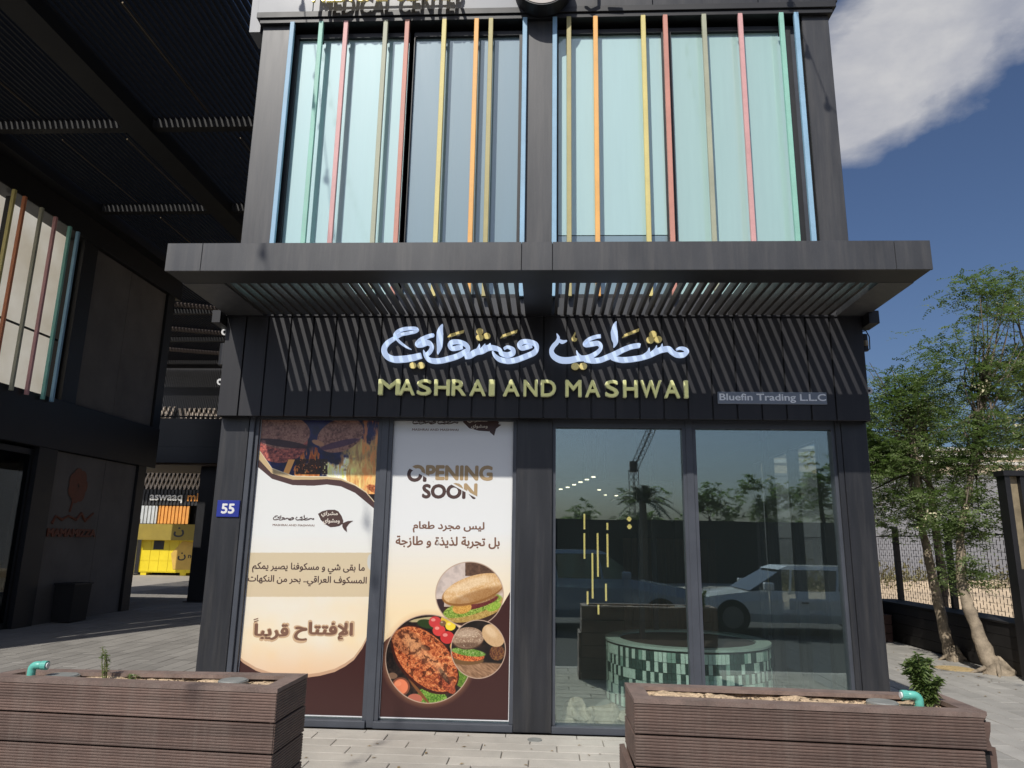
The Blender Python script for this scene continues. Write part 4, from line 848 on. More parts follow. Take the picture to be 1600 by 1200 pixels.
for k, (x, y, s, lb) in enumerate(((.20, 6.98, .085, 'lowest rock at the far left behind the right window glass'), (.30, 7.05, .14, 'tallest pale rock behind the right window, second from the left'), (.44, 7.0, .10, 'rounded pale rock third from the left behind the right window'), (.56, 7.03, .13, 'upright pale rock fourth from the left behind the right window'), (.72, 6.98, .10, 'flat pale rock behind the right window nearest the tiled planter'))):
    bm = bmesh.new(); bmesh.ops.create_icosphere(bm, subdivisions=3, radius=s, matrix=Matrix.Translation((x, y, s*.6))); rr = random.Random(k+40)
    off = [Vector((rr.uniform(-1, 1), rr.uniform(-1, 1), rr.uniform(-1, 1))).normalized() for _ in range(9)]
    for v in bm.verts:
        d = (v.co-Vector((x, y, s*.6)))/s
        for o_ in off:
            e = d.dot(o_)-.72
            if e > 0: v.co -= o_*e*s
    me = bpy.data.meshes.new('rock'); bm.to_mesh(me); bm.free(); me.materials.append(rock_m); o = bpy.data.objects.new('rock', me); COL.objects.link(o); tag(o, lb, 'rock', 'pale rocks behind the right window')
pend_m = mat('pendant_glow', (1.0, .80, .26), .5, emit=.75)
PD = [(913, 803, 827), (913, 833, 873), (925.5, 864, 935), (933.7, 833, 901), (949, 817, 828), (949, 834, 886), (918, 924, 944), (946.7, 912, 939), (935, 945, 960)]
w_ = ['leftmost upper short rod', 'leftmost long rod', 'longest low rod', 'long middle rod', 'short upper right rod', 'long right rod', 'low short left rod', 'low right rod', 'lowest tiny rod']
for (px, a, b), nm in zip(PD, w_):
    x, z1 = AT(px, a, 8.1); z0 = AT(px, b, 8.1)[1]; t = thing('pendant_lamp', f'thin gold light rod hanging behind the right window, {nm}', 'pendant lamp', (x, 8.1, z0), 'gold rods hanging behind the right window')
    MB().box(x-.009, x+.009, 8.091, 8.109, z0, z1).build('light_rod', pend_m, t); MB().box(x-.002, x+.002, 8.098, 8.102, z1, 2.95).build('wire', clad_bl, t)
for k, (px, py) in enumerate(((983, 811), (983.5, 823))):
    x, z = AT(px, py, 9.5); o = MB().tube([(x, 9.5, z-.03), (x, 9.5, z), (x, 9.5, z+.03)], [.012, .035, .012], 10).build('glow_bulb', pend_m); tag(o, ('upper' if k == 0 else 'lower and larger')+' of the two small warm bulbs behind the right window', 'lamp')

# ------------------------------------------------------------------ left building across the passage
X0 = -9.2
lb = thing('left_building', 'dark building across the shaded passage with concrete panels and coloured fins', 'building', (X0, 11.5, 0))
B('body', clad_bl, lb, X0-5.9, X0-.45, 6.64, 16.0, 0, 3.9); B('roof', clad_bl, lb, X0-6, X0-.2, 13.4, 16.4, 7.9, 8.0)
B('beam', clad_bl, lb, X0-.3, X0+.06, 6.7, 16.39, 3.15, 4.08, c=.01); B('beam', clad_bl, lb, X0-.3, X0+.08, 6.7, 16.6, 7.34, 8.0, c=.01)
for y0, y1 in ((12.86, 13.28), (16.08, 16.38)):
    B('column', clad_bl, lb, X0-.3, X0+.04, y0, y1, 4.081, 7.339); 
B('column', clad_bl, lb, X0-.3, X0+.04, 12.5, 13.0, 0, 3.149); B('column', clad_bl, lb, X0-.3, X0+.04, 15.75, 16.05, 0, 3.149)
for y0, y1, z0, z1 in ((13.285, 14.60, 4.09, 7.33), (14.612, 16.075, 4.09, 7.33), (13.005, 14.60, 0, 3.14), (14.612, 15.745, 0, 3.14)):
    B('concrete_panel', concrete, lb, X0-.25, X0-.02, y0, y1, z0, z1, c=.004)
B('front_column', clad_bl, lb, X0-.3, X0+.04, 6.64, 7.0, 0, 7.339)
for k, y in enumerate((7.02, 8.4, 9.78, 11.15)): 
    w = MB().box(X0-.12, X0-.05, y, y+.05, .0, 3.1).box(X0-.12, X0-.05, y+1.30, y+1.35, 0, 3.1).box(X0-.12, X0-.05, y+.051, y+1.299, 3.0, 3.1).box(X0-.12, X0-.05, y+.051, y+1.299, 0, .1); f = w.build('glass_door', clad_bl, lb); MB().box(X0-.09, X0-.082, y+.05, y+1.3, .1, 3.0).build('pane', glass_dim, f)
w = MB()
for y in (7.05, 9.0, 10.95, 12.8): w.box(X0-.14, X0-.06, y, y+.05, 4.1, 7.3)
w.box(X0-.14, X0-.06, 7.0, 12.85, 4.05, 4.099).build('window_frame', clad_bl, lb)
# cream roller screens behind the fins, lit from the open terrace on their far side
scr = bpy.data.materials.new('cream_screen'); scr.use_nodes = True; n, l = scr.node_tree.nodes, scr.node_tree.links; b_ = n['Principled BSDF']
b_.inputs['Base Color'].default_value = (.72, .66, .52, 1); b_.inputs['Roughness'].default_value = .8; tr = n.new('ShaderNodeBsdfTranslucent')
nz2 = n.new('ShaderNodeTexNoise'); nz2.inputs['Scale'].default_value = 1.2; nz2.inputs['Detail'].default_value = 6; rp = n.new('ShaderNodeValToRGB'); rp.color_ramp.elements[0].position = .3; rp.color_ramp.elements[0].color = (.74, .66, .50, 1); rp.color_ramp.elements[1].position = .7; rp.color_ramp.elements[1].color = (.97, .92, .78, 1)
g_ = n.new('ShaderNodeNewGeometry'); l.new(g_.outputs['Position'], nz2.inputs['Vector']); l.new(nz2.outputs[0], rp.inputs[0]); l.new(rp.outputs[0], tr.inputs[0])
x_ = n.new('ShaderNodeMixShader'); x_.inputs[0].default_value = .85; l.new(b_.outputs[0], x_.inputs[1]); l.new(tr.outputs[0], x_.inputs[2]); l.new(x_.outputs[0], n['Material Output'].inputs[0])
for y0, y1, z0, z1 in ((7.1, 8.98, 4.1, 7.6), (9.05, 10.93, 4.1, 7.6), (11.0, 12.84, 4.1, 7.6)):
    MB().add([(X0-.30, y0, z0), (X0-.30, y1, z0), (X0-.30, y1, z1), (X0-.30, y0, z1)], [(0, 1, 2, 3)]).build('roller_screen', scr, lb)
MB().tube([(X0-.18, 7.1, 5.2), (X0-.18, 12.8, 5.24)], .022, 8).build('rail', clad_bl, lb)
for y in (8.0, 10.0, 11.9): MB().tube([(X0-.18, y, 5.22), (X0-.24, y, 5.22), (X0-.24, y, 5.14)], .012, 6).build('rail_bracket', clad_bl, lb)
LF = [(10.8, 'pale yellow', (.72, .62, .24)), (11.05, 'orange', (.75, .28, .14)), (11.48, 'sage', (.46, .46, .34)), (11.85, 'pink', (.72, .38, .38)), (12.26, 'mint', (.25, .60, .52)), (12.50, 'light blue', (.28, .50, .68)), (10.35, 'salmon', (.6, .3, .24)), (9.9, 'mint', (.25, .60, .52)), (9.4, 'pink', (.72, .38, .38)), (8.7, 'orange', (.75, .4, .14))]
for y, nm, c in LF: lab(B('fin', mat('passage_fin_'+nm.replace(' ', '_'), c, .5), lb, X0+.09, X0+.15, y-.026, y+.026, 3.98, 7.335, c=.004), nm+' fin')
B('terrace_floor', concrete, lb, X0-5.9, X0-.31, 6.7, 13.2, 3.905, 3.98)
# faded orange sign on the lower concrete panel
ps = thing('faded_orange_sign', 'faded orange flower emblem and lettering on the shaded concrete panel', 'sign', (X0, 13.9, 2))
om = mat('faded_orange', (.17, .055, .03), .6, 0, .2, 8); XS = X0-.02
def on_panel(o, par):      # text built facing -y at y=0 is turned to face +x
    me = o.data; P = parent_world(par)
    for v in me.vertices:
        q = v.co+P; v.co = Vector((XS+.02-q.y*1.0, q.x, q.z))-P
def PT(px, py):
    r = fw + rt*((px-800)/FPX) + up*((600-py)/FPX); tt = XS/r.x; return (r.y*tt, r.z*tt+EYE)
y0, zt = PT(72, 825); y1, zb = PT(146, 841)
o = text_on_wall('lettering', 'MAMAMIZZA', y0, y1, zb+.02, zt, 0, om, ps, .05, .02); on_panel(o, ps)
mb = MB(); rr = random.Random(2); c = PT(121, 759)
for k in range(7):
    a = 2*PI*k/7; pts = [(XS+.012+.0015*k, c[0]+.16*math.cos(a)+.14*math.cos(q)*abs(1), c[1]+.19*math.sin(a)+.16*math.sin(q)) for q in [2*PI*j/12 for j in range(12)]]; mb.add(pts, [tuple(range(12))])
mb.build('flower', om, ps); a, b = PT(114, 783), PT(108, 800); MB().tube([(XS+.01, a[0], a[1]+.1), (XS+.01, b[0], b[1])], .02, 6).build('stem', om, ps)
st = [(80, 818), (86, 806), (96, 812), (106, 806), (118, 812), (126, 802), (132, 814), (145, 802)]; MB().tube([(XS+.01, *PT(*p)) for p in st], [.03, .02, .03, .02, .03, .03, .03, .02], 6).build('script', om, ps)
t = thing('planter_bin', 'dark square bin standing against the shaded concrete panel', 'bin', (X0+.35, 13.7, 0)); MB().hexa([(X0+.04, 13.50, .02), (X0+.40, 13.50, .02), (X0+.40, 13.98, .02), (X0+.04, 13.98, .02)], [(X0+.04, 13.47, .68), (X0+.42, 13.47, .68), (X0+.42, 14.0, .68), (X0+.04, 14.0, .68)]).build('body', black_plank, t); B('rim', clad_bl, t, X0+.03, X0+.44, 13.45, 14.02, .681, .71)

# ------------------------------------------------------------------ slatted roof over the passage
pg = thing('passage_roof', 'dark slatted metal roof spanning the passage above the left building', 'pergola', (-6.2, 16, 8))
for y in (7.0, 9.92, 12.82, 15.9, 19.3, 22.2, 25.3): B('cross_beam', mat('roof_beam_black', (.010, .010, .011), .7), pg, X0+.1 if y < 16.4 else -16, XL-.01, y-.07, y+.07, 7.88, 8.055)
B('long_beam', mat('roof_beam_black', (.010, .010, .011), .7), pg, -6.62, -6.22, 6.9, 26.5, 7.80, 8.12); B('edge_beam', clad_bl, pg, X0+.09, X0+.35, 6.7, 16.6, 7.80, 8.15); B('edge_beam', clad_bl, pg, -3.5, XL-.01, 6.7, 26.5, 7.85, 8.15)
rs = meshof('slat', MB().box(-.014, .014, 6.8, 16.5, 0, .10), slat_d); rs2 = meshof('slat', MB().box(-.014, .014, 16.501, 26.5, 0, .10), slat_d)
x = X0+.42
while x < -3.55:
    if not (-6.66 < x < -6.18): inst(rs, 'slat', pg, (x, 0, 8.0))
    x += .09
x = -16
while x < -3.55:
    if not (-6.66 < x < -6.18): inst(rs2, 'slat', pg, (x, 0, 8.0))
    x += .09
for x, y0, y1 in ((-7.9, 7.3, 9.6), (-5.2, 7.3, 9.6), (-8.0, 10.3, 12.5), (-6.9, 10.3, 12.5), (-5.0, 10.3, 12.5), (-7.9, 13.2, 15.5), (-5.6, 13.2, 15.5)): MB().tube([(x, y0, 7.96), (x, y1, 7.96)], .012, 6).build('conduit', mat('bronze_tube', (.12, .09, .055), .4, .5), pg)
for k, y in enumerate((17.2, 20, 22.9)): MB().tube([(-14, y, 7.9), (-4, y+3.5, 7.9)], .07, 6).build('brace', mat('brown_brace', (.055, .04, .033), .7), pg)
# bridge over the passage
br = thing('footbridge', 'dark bridge beam crossing the shaded passage', 'bridge', (-8, 18.5, 3.4)); B('parapet', clad_bl, br, -14.5, XL-.01, 17.95, 18.05, 3.86, 4.60); B('deck', clad_bl, br, -14.5, XL-.01, 17.9, 20.5, 3.45, 3.85); B('soffit', mat('brown_soffit', (.10, .07, .05), .7), br, -14.4, XL-.05, 18.0, 20.4, 3.40, 3.449)
for y in (18.0,): MB().tube([(-14.5, y, 4.66), (XL-.02, y, 4.66)], .02, 6).build('handrail', clad_bl, br)
t = thing('passage_column', 'black square column standing in the middle of the dark passage', 'column', (-8.7, 18.5, 0)); B('shaft', clad_bl, t, -8.98, -8.52, 18.3, 18.75, 0, 3.395); B('base_plate', clad_bl, t, -9.05, -8.45, 18.23, 18.82, 0.001, .02)
# far end: kiosk with slatted crown, sign and corrugated boxes
ki = thing('supermarket_kiosk', 'far kiosk with zigzag slats, black sign and corrugated container walls', 'kiosk', (-16.3, 31, 0))
cor_k = mat('black_corrugated', (.03, .03, .032), .5); zig = mat('pale_slats', (.52, .44, .36), .7, 0, .15, 2)
def corr(x0, x1, z0, z1, y, m, name, par, pitch=.16):
    mb = MB(); x = x0
    while x < x1-.01: e = min(x+pitch, x1); mb.add([(x, y, z0), (x+pitch*.4, y, z0), (min(x+pitch*.5, e), y+.05, z0), (e, y+.05, z0), (x, y, z1), (x+pitch*.4, y, z1), (min(x+pitch*.5, e), y+.05, z1), (e, y+.05, z1)], [(0, 1, 5, 4), (1, 2, 6, 5), (2, 3, 7, 6)]); x += pitch
    mb.box(x0, x1, y+.06, y+.2, z0, z1); return mb.build(name, m, par)
def zigz(x0, x1, z0, z1, y, name, par):
    mb = MB(); x = x0; s = (z1-z0)*.32
    while x < x1:
        for d, yy in ((s, y), (-s, y+.06)): mb.hexa([(x, yy, z0), (x+.07, yy, z0), (x+.07, yy+.04, z0), (x, yy+.04, z0)], [(x+d, yy, z1), (x+d+.07, yy, z1), (x+d+.07, yy+.04, z1), (x+d, yy+.04, z1)])
        x += .19
    return mb.build(name, zig, par)
stuff(zigz(-18.2, -13.5, 3.62, 4.42, 31.0, 'zigzag_slats', ki)); corr(-18.6, -13.2, 3.40, 3.61, 30.95, cor_k, 'corrugated_band', ki); corr(-18.6, -13.2, 2.93, 3.39, 30.9, cor_k, 'sign_board', ki)
B('inner_wall', black_plank, ki, -19, -13, 31.3, 31.5, 0, 4.6)
xa, za = AT(234, 774, 30.85); xb2, zb2 = AT(284, 784, 30.85); text_on_wall('lettering', 'aswaaq', xa, xb2, zb2-.06, za+.03, 30.88, mat('sign_white', (.75, .75, .72), .5), ki, .02, .02)
xa, za = AT(293, 774, 30.85); xb2, zb2 = AT(312, 784, 30.85); text_on_wall('lettering', 'mini', xa, xb2+.3, zb2+.02, za+.1, 30.88, mat('sign_orange', (.75, .30, .05), .5), ki, .02, .02)
corr(-17.75, -16.95, 2.14, 2.9, 30.92, mat('white_corrugated', (.6, .62, .62), .5), 'white_container', ki); corr(-16.85, -15.55, 2.14, 2.9, 30.92, mat('orange_corrugated', (.80, .36, .08), .5), 'orange_container', ki); corr(-14.5, -13.4, 2.14, 2.9, 30.92, mat('green_corrugated', (.30, .50, .06), .5), 'green_container', ki)
lk = thing('yellow_locker', 'bright yellow parcel locker with black marks below the kiosk sign', 'locker', (-15.5, 30.5, 0)); ylw = mat('locker_yellow', (.80, .62, .02), .45, 0, .08, 2); ybr = mat('shaded_locker_yellow', (.30, .22, .03), .6)  # overhang gets a darker copy of the yellow, shade put into its colour
MB().box(-17.1, -13.4, 30.3, 30.85, .12, 1.50).build('cabinet', ylw, lk); MB().hexa([(-17.15, 29.9, 1.45), (-13.3, 29.9, 1.45), (-13.3, 30.86, 1.52), (-17.15, 30.86, 1.52)], [(-17.15, 29.9, 2.10), (-13.3, 29.9, 2.10), (-13.3, 30.86, 2.12), (-17.15, 30.86, 2.12)]).build('canopy', ybr, lk)
for x in (-17.0, -15.3, -13.7): B('foot', ylw, lk, x, x+.25, 30.32, 30.8, 0, .119)
for i in range(9):
    for j in range(3):
        if (i, j) != (1, 2): B('door', ylw, lk, -17.05+i*.40, -17.05+i*.40+.385, 30.285, 30.299, .16+j*.44, .16+j*.44+.425)
B('screen', clad_bl, lk, -16.55, -16.1, 30.28, 30.298, 1.06, 1.42)
box_m = mat('carton_ochre', (.62, .40, .08), .6); MB().add([(-15.6, 30.27, .25), (-14.6, 30.27, .25), (-14.6, 30.27, 1.35), (-15.3, 30.27, 1.42), (-15.75, 30.27, .9)], [(0, 1, 2, 3, 4)]).build('printed_carton', box_m, lk)
bk = mat('black_ink', (.02, .02, .02), .5); text_on_wall('mark', arabic('ن'), -15.55, -15.1, 1.58, 1.98, 29.899, bk, lk, .02, .004); text_on_wall('mark', arabic('ن'), -15.45, -15.1, .62, .95, 30.268, bk, lk, .02, .004); text_on_wall('mark', 'noo', -15.0, -14.55, .72, .86, 30.268, bk, lk, .02, .004)
pn = thing('pineapple_cutout', 'tall pineapple cutout on a grey board beside the yellow locker', 'sign', (-17.6, 30.0, 0)); B('board', mat('board_grey', (.34, .35, .40), .6), pn, -18.1, -17.15, 30.05, 30.1, 0, 2.3)
MB().disc_y(-17.62, 1.02, .36, .46, 30.0, 30.045, 24).build('fruit', mat('pineapple_brown', (.24, .16, .05), .7, 0, .4, 14), pn, fix=True)
mb = MB()
for k in range(9): a = math.radians(30+k*15); mb.add([(-17.62-.09, 30.0+k*.004, 1.42), (-17.62+.09, 30.0+k*.004, 1.42), (-17.62+.75*math.cos(a), 30.0+k*.004, 1.42+.85*math.sin(a))], [(0, 1, 2)])
mb.build('crown', mat('pineapple_green', (.03, .05, .025), .6), pn)
t = thing('far_dark_facade', 'dark facade closing the far end of the passage above the kiosk', 'building', (-14, 33, 0)); B('wall', clad_bl, t, -32, -3.2, 33, 33.6, 0, 9.5); B('cornice', clad_bl, t, -32, -3.2, 26.6, 33, 7.9, 8.4)
zz = thing('slatted_screen', 'pale zigzag slats showing above the bridge parapet', 'screen', (-13.5, 26, 6)); stuff(zigz(-16.2, -14.2, 5.75, 6.40, 26.0, 'zigzag_slats', zz)); stuff(zigz(-13.7, -12.2, 5.65, 6.35, 26.0, 'zigzag_slats', zz)); B('backing', clad_bl, zz, -17, -3.3, 26.15, 26.3, 4.6, 7.8)

# ------------------------------------------------------------------ right side: low wall, fence, totem, lot beyond
lw = thing('low_black_wall', 'low black plank wall behind the two tree trunks', 'wall', (6.3, 12, 0))
for k in range(4): B('plank', black_plank, lw, 6.14, 6.17, 9.85, 14.4, .02+k*.155, .17+k*.155)
B('cap', black_plank, lw, 6.12, 6.62, 9.83, 14.4, .641, .665); B('core', black_plank, lw, 6.175, 6.58, 9.9, 14.4, 0, .64)
B('end_wall', black_plank, lw, 4.6, 6.13, 14.1, 14.3, 0, .64)
pp = thing('far_plank_planter', 'dim brown plank planter against the low wall behind the right column', 'planter', (5.4, 13.6, 0))
bp_ = mat('brown_plank_dim', (.07, .035, .03), .65, 0, .3, 4, .1)
for k in range(3): B('plank', bp_, pp, 4.2, 6.05, 13.40, 13.43, .01+k*.145, .145+k*.145)
B('core', black_plank, pp, 4.21, 6.04, 13.431, 14.05, 0, .43); B('cap', bp_, pp, 4.19, 6.06, 13.39, 14.06, .436, .455)
fe = thing('mesh_fence', 'black wire mesh fence on posts along the edge of the sand lot', 'fence', (6.6, 14, 0))
for k in range(9): B('post', clad_bl, fe, 6.58, 6.665, 8.75+k*1.8, 8.83+k*1.8, .0, 2.0)
wm = meshof('wire_panel', MB(), clad_bl); mb = MB(); 
y = 8.8; rr = random.Random(4); j = 0
while y < 24:
    z = .62+(j % 2)*.055
    while z < 1.80: mb.box(6.620, 6.626, y-.0045, y+.0045, z, z+.072); z += .11
    mb.box(6.6225, 6.6235, y-.0012, y+.0012, .6, 1.8); y += .085; j += 1
for k in range(12):
    z = .62+k*.105; y = 8.8+(k % 3)*.2
    while y < 24: mb.box(6.617, 6.6195, y, y+.17, z, z+.007); y += .42
    mb.box(6.6195, 6.6205, 8.8, 24, z+.002, z+.004)
stuff(mb.build('wire_mesh', clad_bl, fe)); B('top_rail', clad_bl, fe, 6.60, 6.64, 8.75, 24, 1.81, 1.83)
tt = thing('totem_board', 'tall dark framed totem with two tan panes at the right edge', 'sign', (6.1, 9.8, 0))
B('lower_panel', clad_bl, tt, 6.07, 6.85, 9.72, 9.86, 0, 1.36, c=.006); B('frame_post', clad_bl, tt, 6.00, 6.065, 9.70, 9.88, 0, 2.55); B('frame_post', clad_bl, tt, 6.195, 6.245, 9.70, 9.88, 1.361, 2.55); B('frame_post', clad_bl, tt, 6.48, 6.54, 9.70, 9.88, 1.361, 2.55); B('frame_top', clad_bl, tt, 5.98, 6.56, 9.68, 9.90, 2.551, 2.62)
tanp = mat('tan_pane', (.24, .195, .125), .5, 0, .4, 5); B('pane', tanp, tt, 6.066, 6.194, 9.77, 9.80, 1.365, 2.55); B('pane', tanp, tt, 6.246, 6.479, 9.77, 9.80, 1.365, 2.55)
fw_ = thing('grey_perimeter_wall', 'long pale grey wall beyond the sand lot', 'wall', (20, 36, 0)); gwm = mat('grey_wall_paint', (.235, .235, .25), .8, 0, .12, .4)
for k in range(9): B('wall_panel', gwm, fw_, 6+k*5, 10.98+k*5, 36, 36.3, -.1, 5.0)
B('coping', gwm, fw_, 6, 51, 35.95, 36.35, 5.001, 5.12)
hb = thing('beige_far_building', 'beige flat roofed building with pale bands showing over the grey wall', 'building', (24, 60, 0)); B('block', mat('beige_wall', (.55, .45, .33), .8, 0, .1, .3), hb, 14, 46, 58, 70, 0, 9.2); 
for z in (8.1, 8.7, 9.21): B('band', mat('pale_band', (.62, .60, .56), .7), hb, 13.9, 46.1, 57.8, 70.1, z, z+.25)
for k in range(8): MB().box(16+k*3.5, 17.6+k*3.5, 57.9, 58.1, 5.6, 7.4).build('window', glass_dim, hb)
# sand banks and scrub
N = 60; vs = []; A = np.array([[u, v] for v in np.linspace(0, 1, N) for u in np.linspace(0, 1, N)]); h = fbm(A[:, 0]*1.2, A[:, 1]*1.2, 77, 5, 4.0)
for (u, v), hh in zip(A, h): vs.append((6.7+u*60, 8+v*28, -.11+max(0, hh-.42)*2.2*min(1, u*9)*min(1, (1-v)*6)))
struct(MB().add(vs, [(j*N+i, j*N+i+1, (j+1)*N+i+1, (j+1)*N+i) for j in range(N-1) for i in range(N-1)]).build('sand_bank', MATS['desert_sand'], None, smooth=True))
rr = np.random.RandomState(5); ns = 26000
cx = rr.uniform(9, 40, 70); cy = rr.uniform(22, 35, 70); ci = rr.randint(0, 70, ns); r_ = rr.rand(ns)**.5*1.5; a_ = rr.rand(ns)*2*PI
P = np.stack([cx[ci]+r_*np.cos(a_), cy[ci]+r_*np.sin(a_)*.6, .0+(rr.rand(ns)**1.5)*(1.0+.5*np.sin(ci*7.1))*(1.1-r_/1.7)], 1)
d1 = rr.normal(size=(ns, 3))*.09; d2 = rr.normal(size=(ns, 3))*.06; V = np.stack([P, P+d1, P+d1+d2], 1).reshape(-1, 3)
me = bpy.data.meshes.new('desert_scrub'); me.vertices.add(len(V)); me.vertices.foreach_set('co', V.ravel()); me.loops.add(len(V)); me.loops.foreach_set('vertex_index', np.arange(len(V))); me.polygons.add(ns); me.polygons.foreach_set('loop_start', np.arange(0, len(V), 3)); me.update(calc_edges=True); me.materials.append(mat('scrub_leaf', (.14, .125, .055), .8, 0, .4, 1.2))
o = bpy.data.objects.new('desert_scrub', me); COL.objects.link(o); stuff(o); tag(o, 'dry olive scrub scattered over the sand lot before the grey wall', 'scrub')

# ------------------------------------------------------------------ trees
def quads_mesh(name, V, m, par):
    n = len(V)//4; me = bpy.data.meshes.new(name); me.vertices.add(len(V)); me.vertices.foreach_set('co', (V-np.array(parent_world(par))).astype(np.float32).ravel())
    me.loops.add(len(V)); me.loops.foreach_set('vertex_index', np.arange(len(V))); me.polygons.add(n); me.polygons.foreach_set('loop_start', np.arange(0, len(V), 4)); me.update(calc_edges=True)
    me.materials.append(m); o = bpy.data.objects.new(name, me); COL.objects.link(o); o.parent = par; return o
def fronds(rr, C_, per, Lf=.30, pairs=8, lw_=.024, ll=.042):
    'feathery compound leaves radiating from every twig end in C_'
    n = len(C_)*per; base = np.repeat(C_, per, 0)+rr.normal(size=(n, 3))*.05; az = rr.rand(n)*2*PI; el = rr.normal(.10, .30, n)
    d = np.stack([np.cos(az)*np.cos(el), np.sin(az)*np.cos(el), np.sin(el)], 1); L = Lf*rr.uniform(.6, 1.15, n)
    side = np.stack([-np.sin(az), np.cos(az), rr.normal(0, .35, n)], 1); side /= np.linalg.norm(side, axis=1)[:, None]
    out = []
    for k in range(pairs):
        t = (k+1)/pairs; c = base+d*(L*t)[:, None]; c[:, 2] -= .22*L*t*t
        for s in (-1, 1):
            ax = side*s*.86+d*.5+rr.normal(size=(n, 3))*.25; ax /= np.linalg.norm(ax, axis=1)[:, None]
            w = np.cross(ax, np.cross(d, side)); w /= np.linalg.norm(w, axis=1)[:, None]+1e-6
            l = ll*rr.uniform(.7, 1.3, n)*(1.15-.5*t); p0 = c; p1 = c+ax*(l*.5)[:, None]+w*lw_/2; p2 = c+ax*l[:, None]; p3 = c+ax*(l*.5)[:, None]-w*lw_/2
            out.append(np.stack([p0, p1, p2, p3], 1).reshape(-1, 3))
    return np.concatenate(out)
def tree(label, trunk, rads, lobes, seed, bark=None, nl=12, per=5, dens=60, lf=.30, group=None, flowers=6, lw_=.027, ll=.047):
    rr = np.random.RandomState(seed); t = thing('moringa_tree', label, 'tree', trunk[0], group)
    T_ = []; Q_ = []
    for i in range(len(trunk)-1):
        for k in range(5):
            f = k/5; T_.append(tuple(np.array(trunk[i])*(1-f)+np.array(trunk[i+1])*f+rr.normal(size=3)*rads[i]*.07)); Q_.append((rads[i]*(1-f)+rads[i+1]*f)*rr.uniform(.92, 1.12))
    T_.append(trunk[-1]); Q_.append(rads[-1])
    mb = MB().tube(T_, Q_, 12)
    if rads[0] > .12:
        for a in np.linspace(.4, 5.6, 5): b_ = trunk[0]; mb.tube([(b_[0]+math.cos(a)*.03, b_[1]+math.sin(a)*.03, .20), (b_[0]+math.cos(a)*rads[0]*.8, b_[1]+math.sin(a)*rads[0]*.8, .06), (b_[0]+math.cos(a)*rads[0]*1.7, b_[1]+math.sin(a)*rads[0]*1.5, -.01)], [.035, .03, .015], 8)
    tr_ = mb.build('trunk', bark or bark_m, t, smooth=True)
    top = np.array(trunk[-1]); mid = np.array(trunk[-2]); limbs = MB(); ends = []
    for (cx, cy, cz, rx, ry, rz, w) in lobes:
        for k in range(int(nl*w)):
            u = rr.normal(size=3); u /= np.linalg.norm(u); q = np.array([cx, cy, cz])+u*np.array([rx, ry, rz])*rr.uniform(.35, .95)
            s = mid+(top-mid)*rr.rand() if rr.rand() < .6 else top; m_ = s*.5+q*.5+np.array([0, 0, -.05*rz])+rr.normal(size=3)*.08
            m1 = s*.75+m_*.25+(q-s)*.02; limbs.tube([tuple(s), tuple((s+m_)/2+rr.normal(size=3)*.03), tuple(m_), tuple(q)], [.026, .018, .012, .004], 5, cap=False)
            for j in range(int(dens*w/nl)+1):
                f = rr.uniform(.25, 1.05); p = (m_*(1-f)+q*f) if f > .3 else (s*.4+m_*.6); ends.append(p+rr.normal(size=3)*np.array([rx, ry, rz*.8])*.17)
        # fill
        m = int(dens*w*2.3); u = rr.normal(size=(m, 3)); u /= np.linalg.norm(u, axis=1)[:, None]; ends += list(np.array([cx, cy, cz])+u*np.array([rx, ry, rz])*(rr.rand(m)**.45)[:, None]*rr.uniform(.8, 1.12, m)[:, None])
    limbs.build('limbs', bark_d, t, smooth=True); E_ = np.array(ends)
    keep = fbm(E_[:, 0]*.9+E_[:, 1]*.3, E_[:, 2]*.9, seed, 3, 1.7) > .45; E_ = E_[keep]
    stuff(quads_mesh('crown', fronds(rr, E_, per, lf, lw_=lw_, ll=ll), leaf_m, t))
    if flowers:
        idx = rr.choice(len(E_), flowers); F_ = np.repeat(E_[idx], 45, 0)+rr.normal(size=(flowers*45, 3))*.07; n = len(F_); a = rr.normal(size=(n, 3))*.014; b = rr.normal(size=(n, 3))*.014
        stuff(quads_mesh('blossom', np.stack([F_, F_+a, F_+a+b, F_+b], 1).reshape(-1, 3), flower_m, t))
    return t
GT = 'moringa trees along the right side of the building'
tree('moringa with a pale leaning trunk, left of the two in front of the low wall', [(6.02, 11.45, -.02), (5.99, 11.5, .12), (5.93, 11.5, .6), (5.88, 11.55, 1.2), (5.83, 11.6, 1.9), (5.85, 11.65, 2.7), (5.9, 11.7, 3.4)], [.13, .09, .073, .064, .052, .04, .026],
     [(5.5, 11.6, 2.5, 1.05, .8, .85, 1.3), (5.7, 11.7, 3.6, .95, .8, .7, 1.0), (5.9, 11.6, 4.5, .7, .6, .75, .7), (5.15, 11.7, 3.0, .6, .6, .75, .8)], 1, group=GT, dens=80)
tree('moringa with a thick flared root, right of the two in front of the low wall', [(5.98, 10.35, -.02), (5.93, 10.38, .10), (5.85, 10.42, .45), (5.78, 10.5, .85), (5.76, 10.55, 1.2), (5.85, 10.6, 1.8), (6.2, 10.7, 2.8), (6.5, 10.8, 3.9)], [.20, .11, .085, .075, .066, .048, .038, .025],
     [(6.45, 10.9, 3.0, .95, .8, .95, 1.3), (6.8, 10.9, 4.4, .9, .7, .85, 1.2), (6.95, 11.0, 5.35, .85, .6, .55, .9), (5.95, 10.7, 1.95, .5, .5, .42, .45), (5.9, 10.6, 1.25, .34, .3, .22, .18)], 2, group=GT, dens=80)
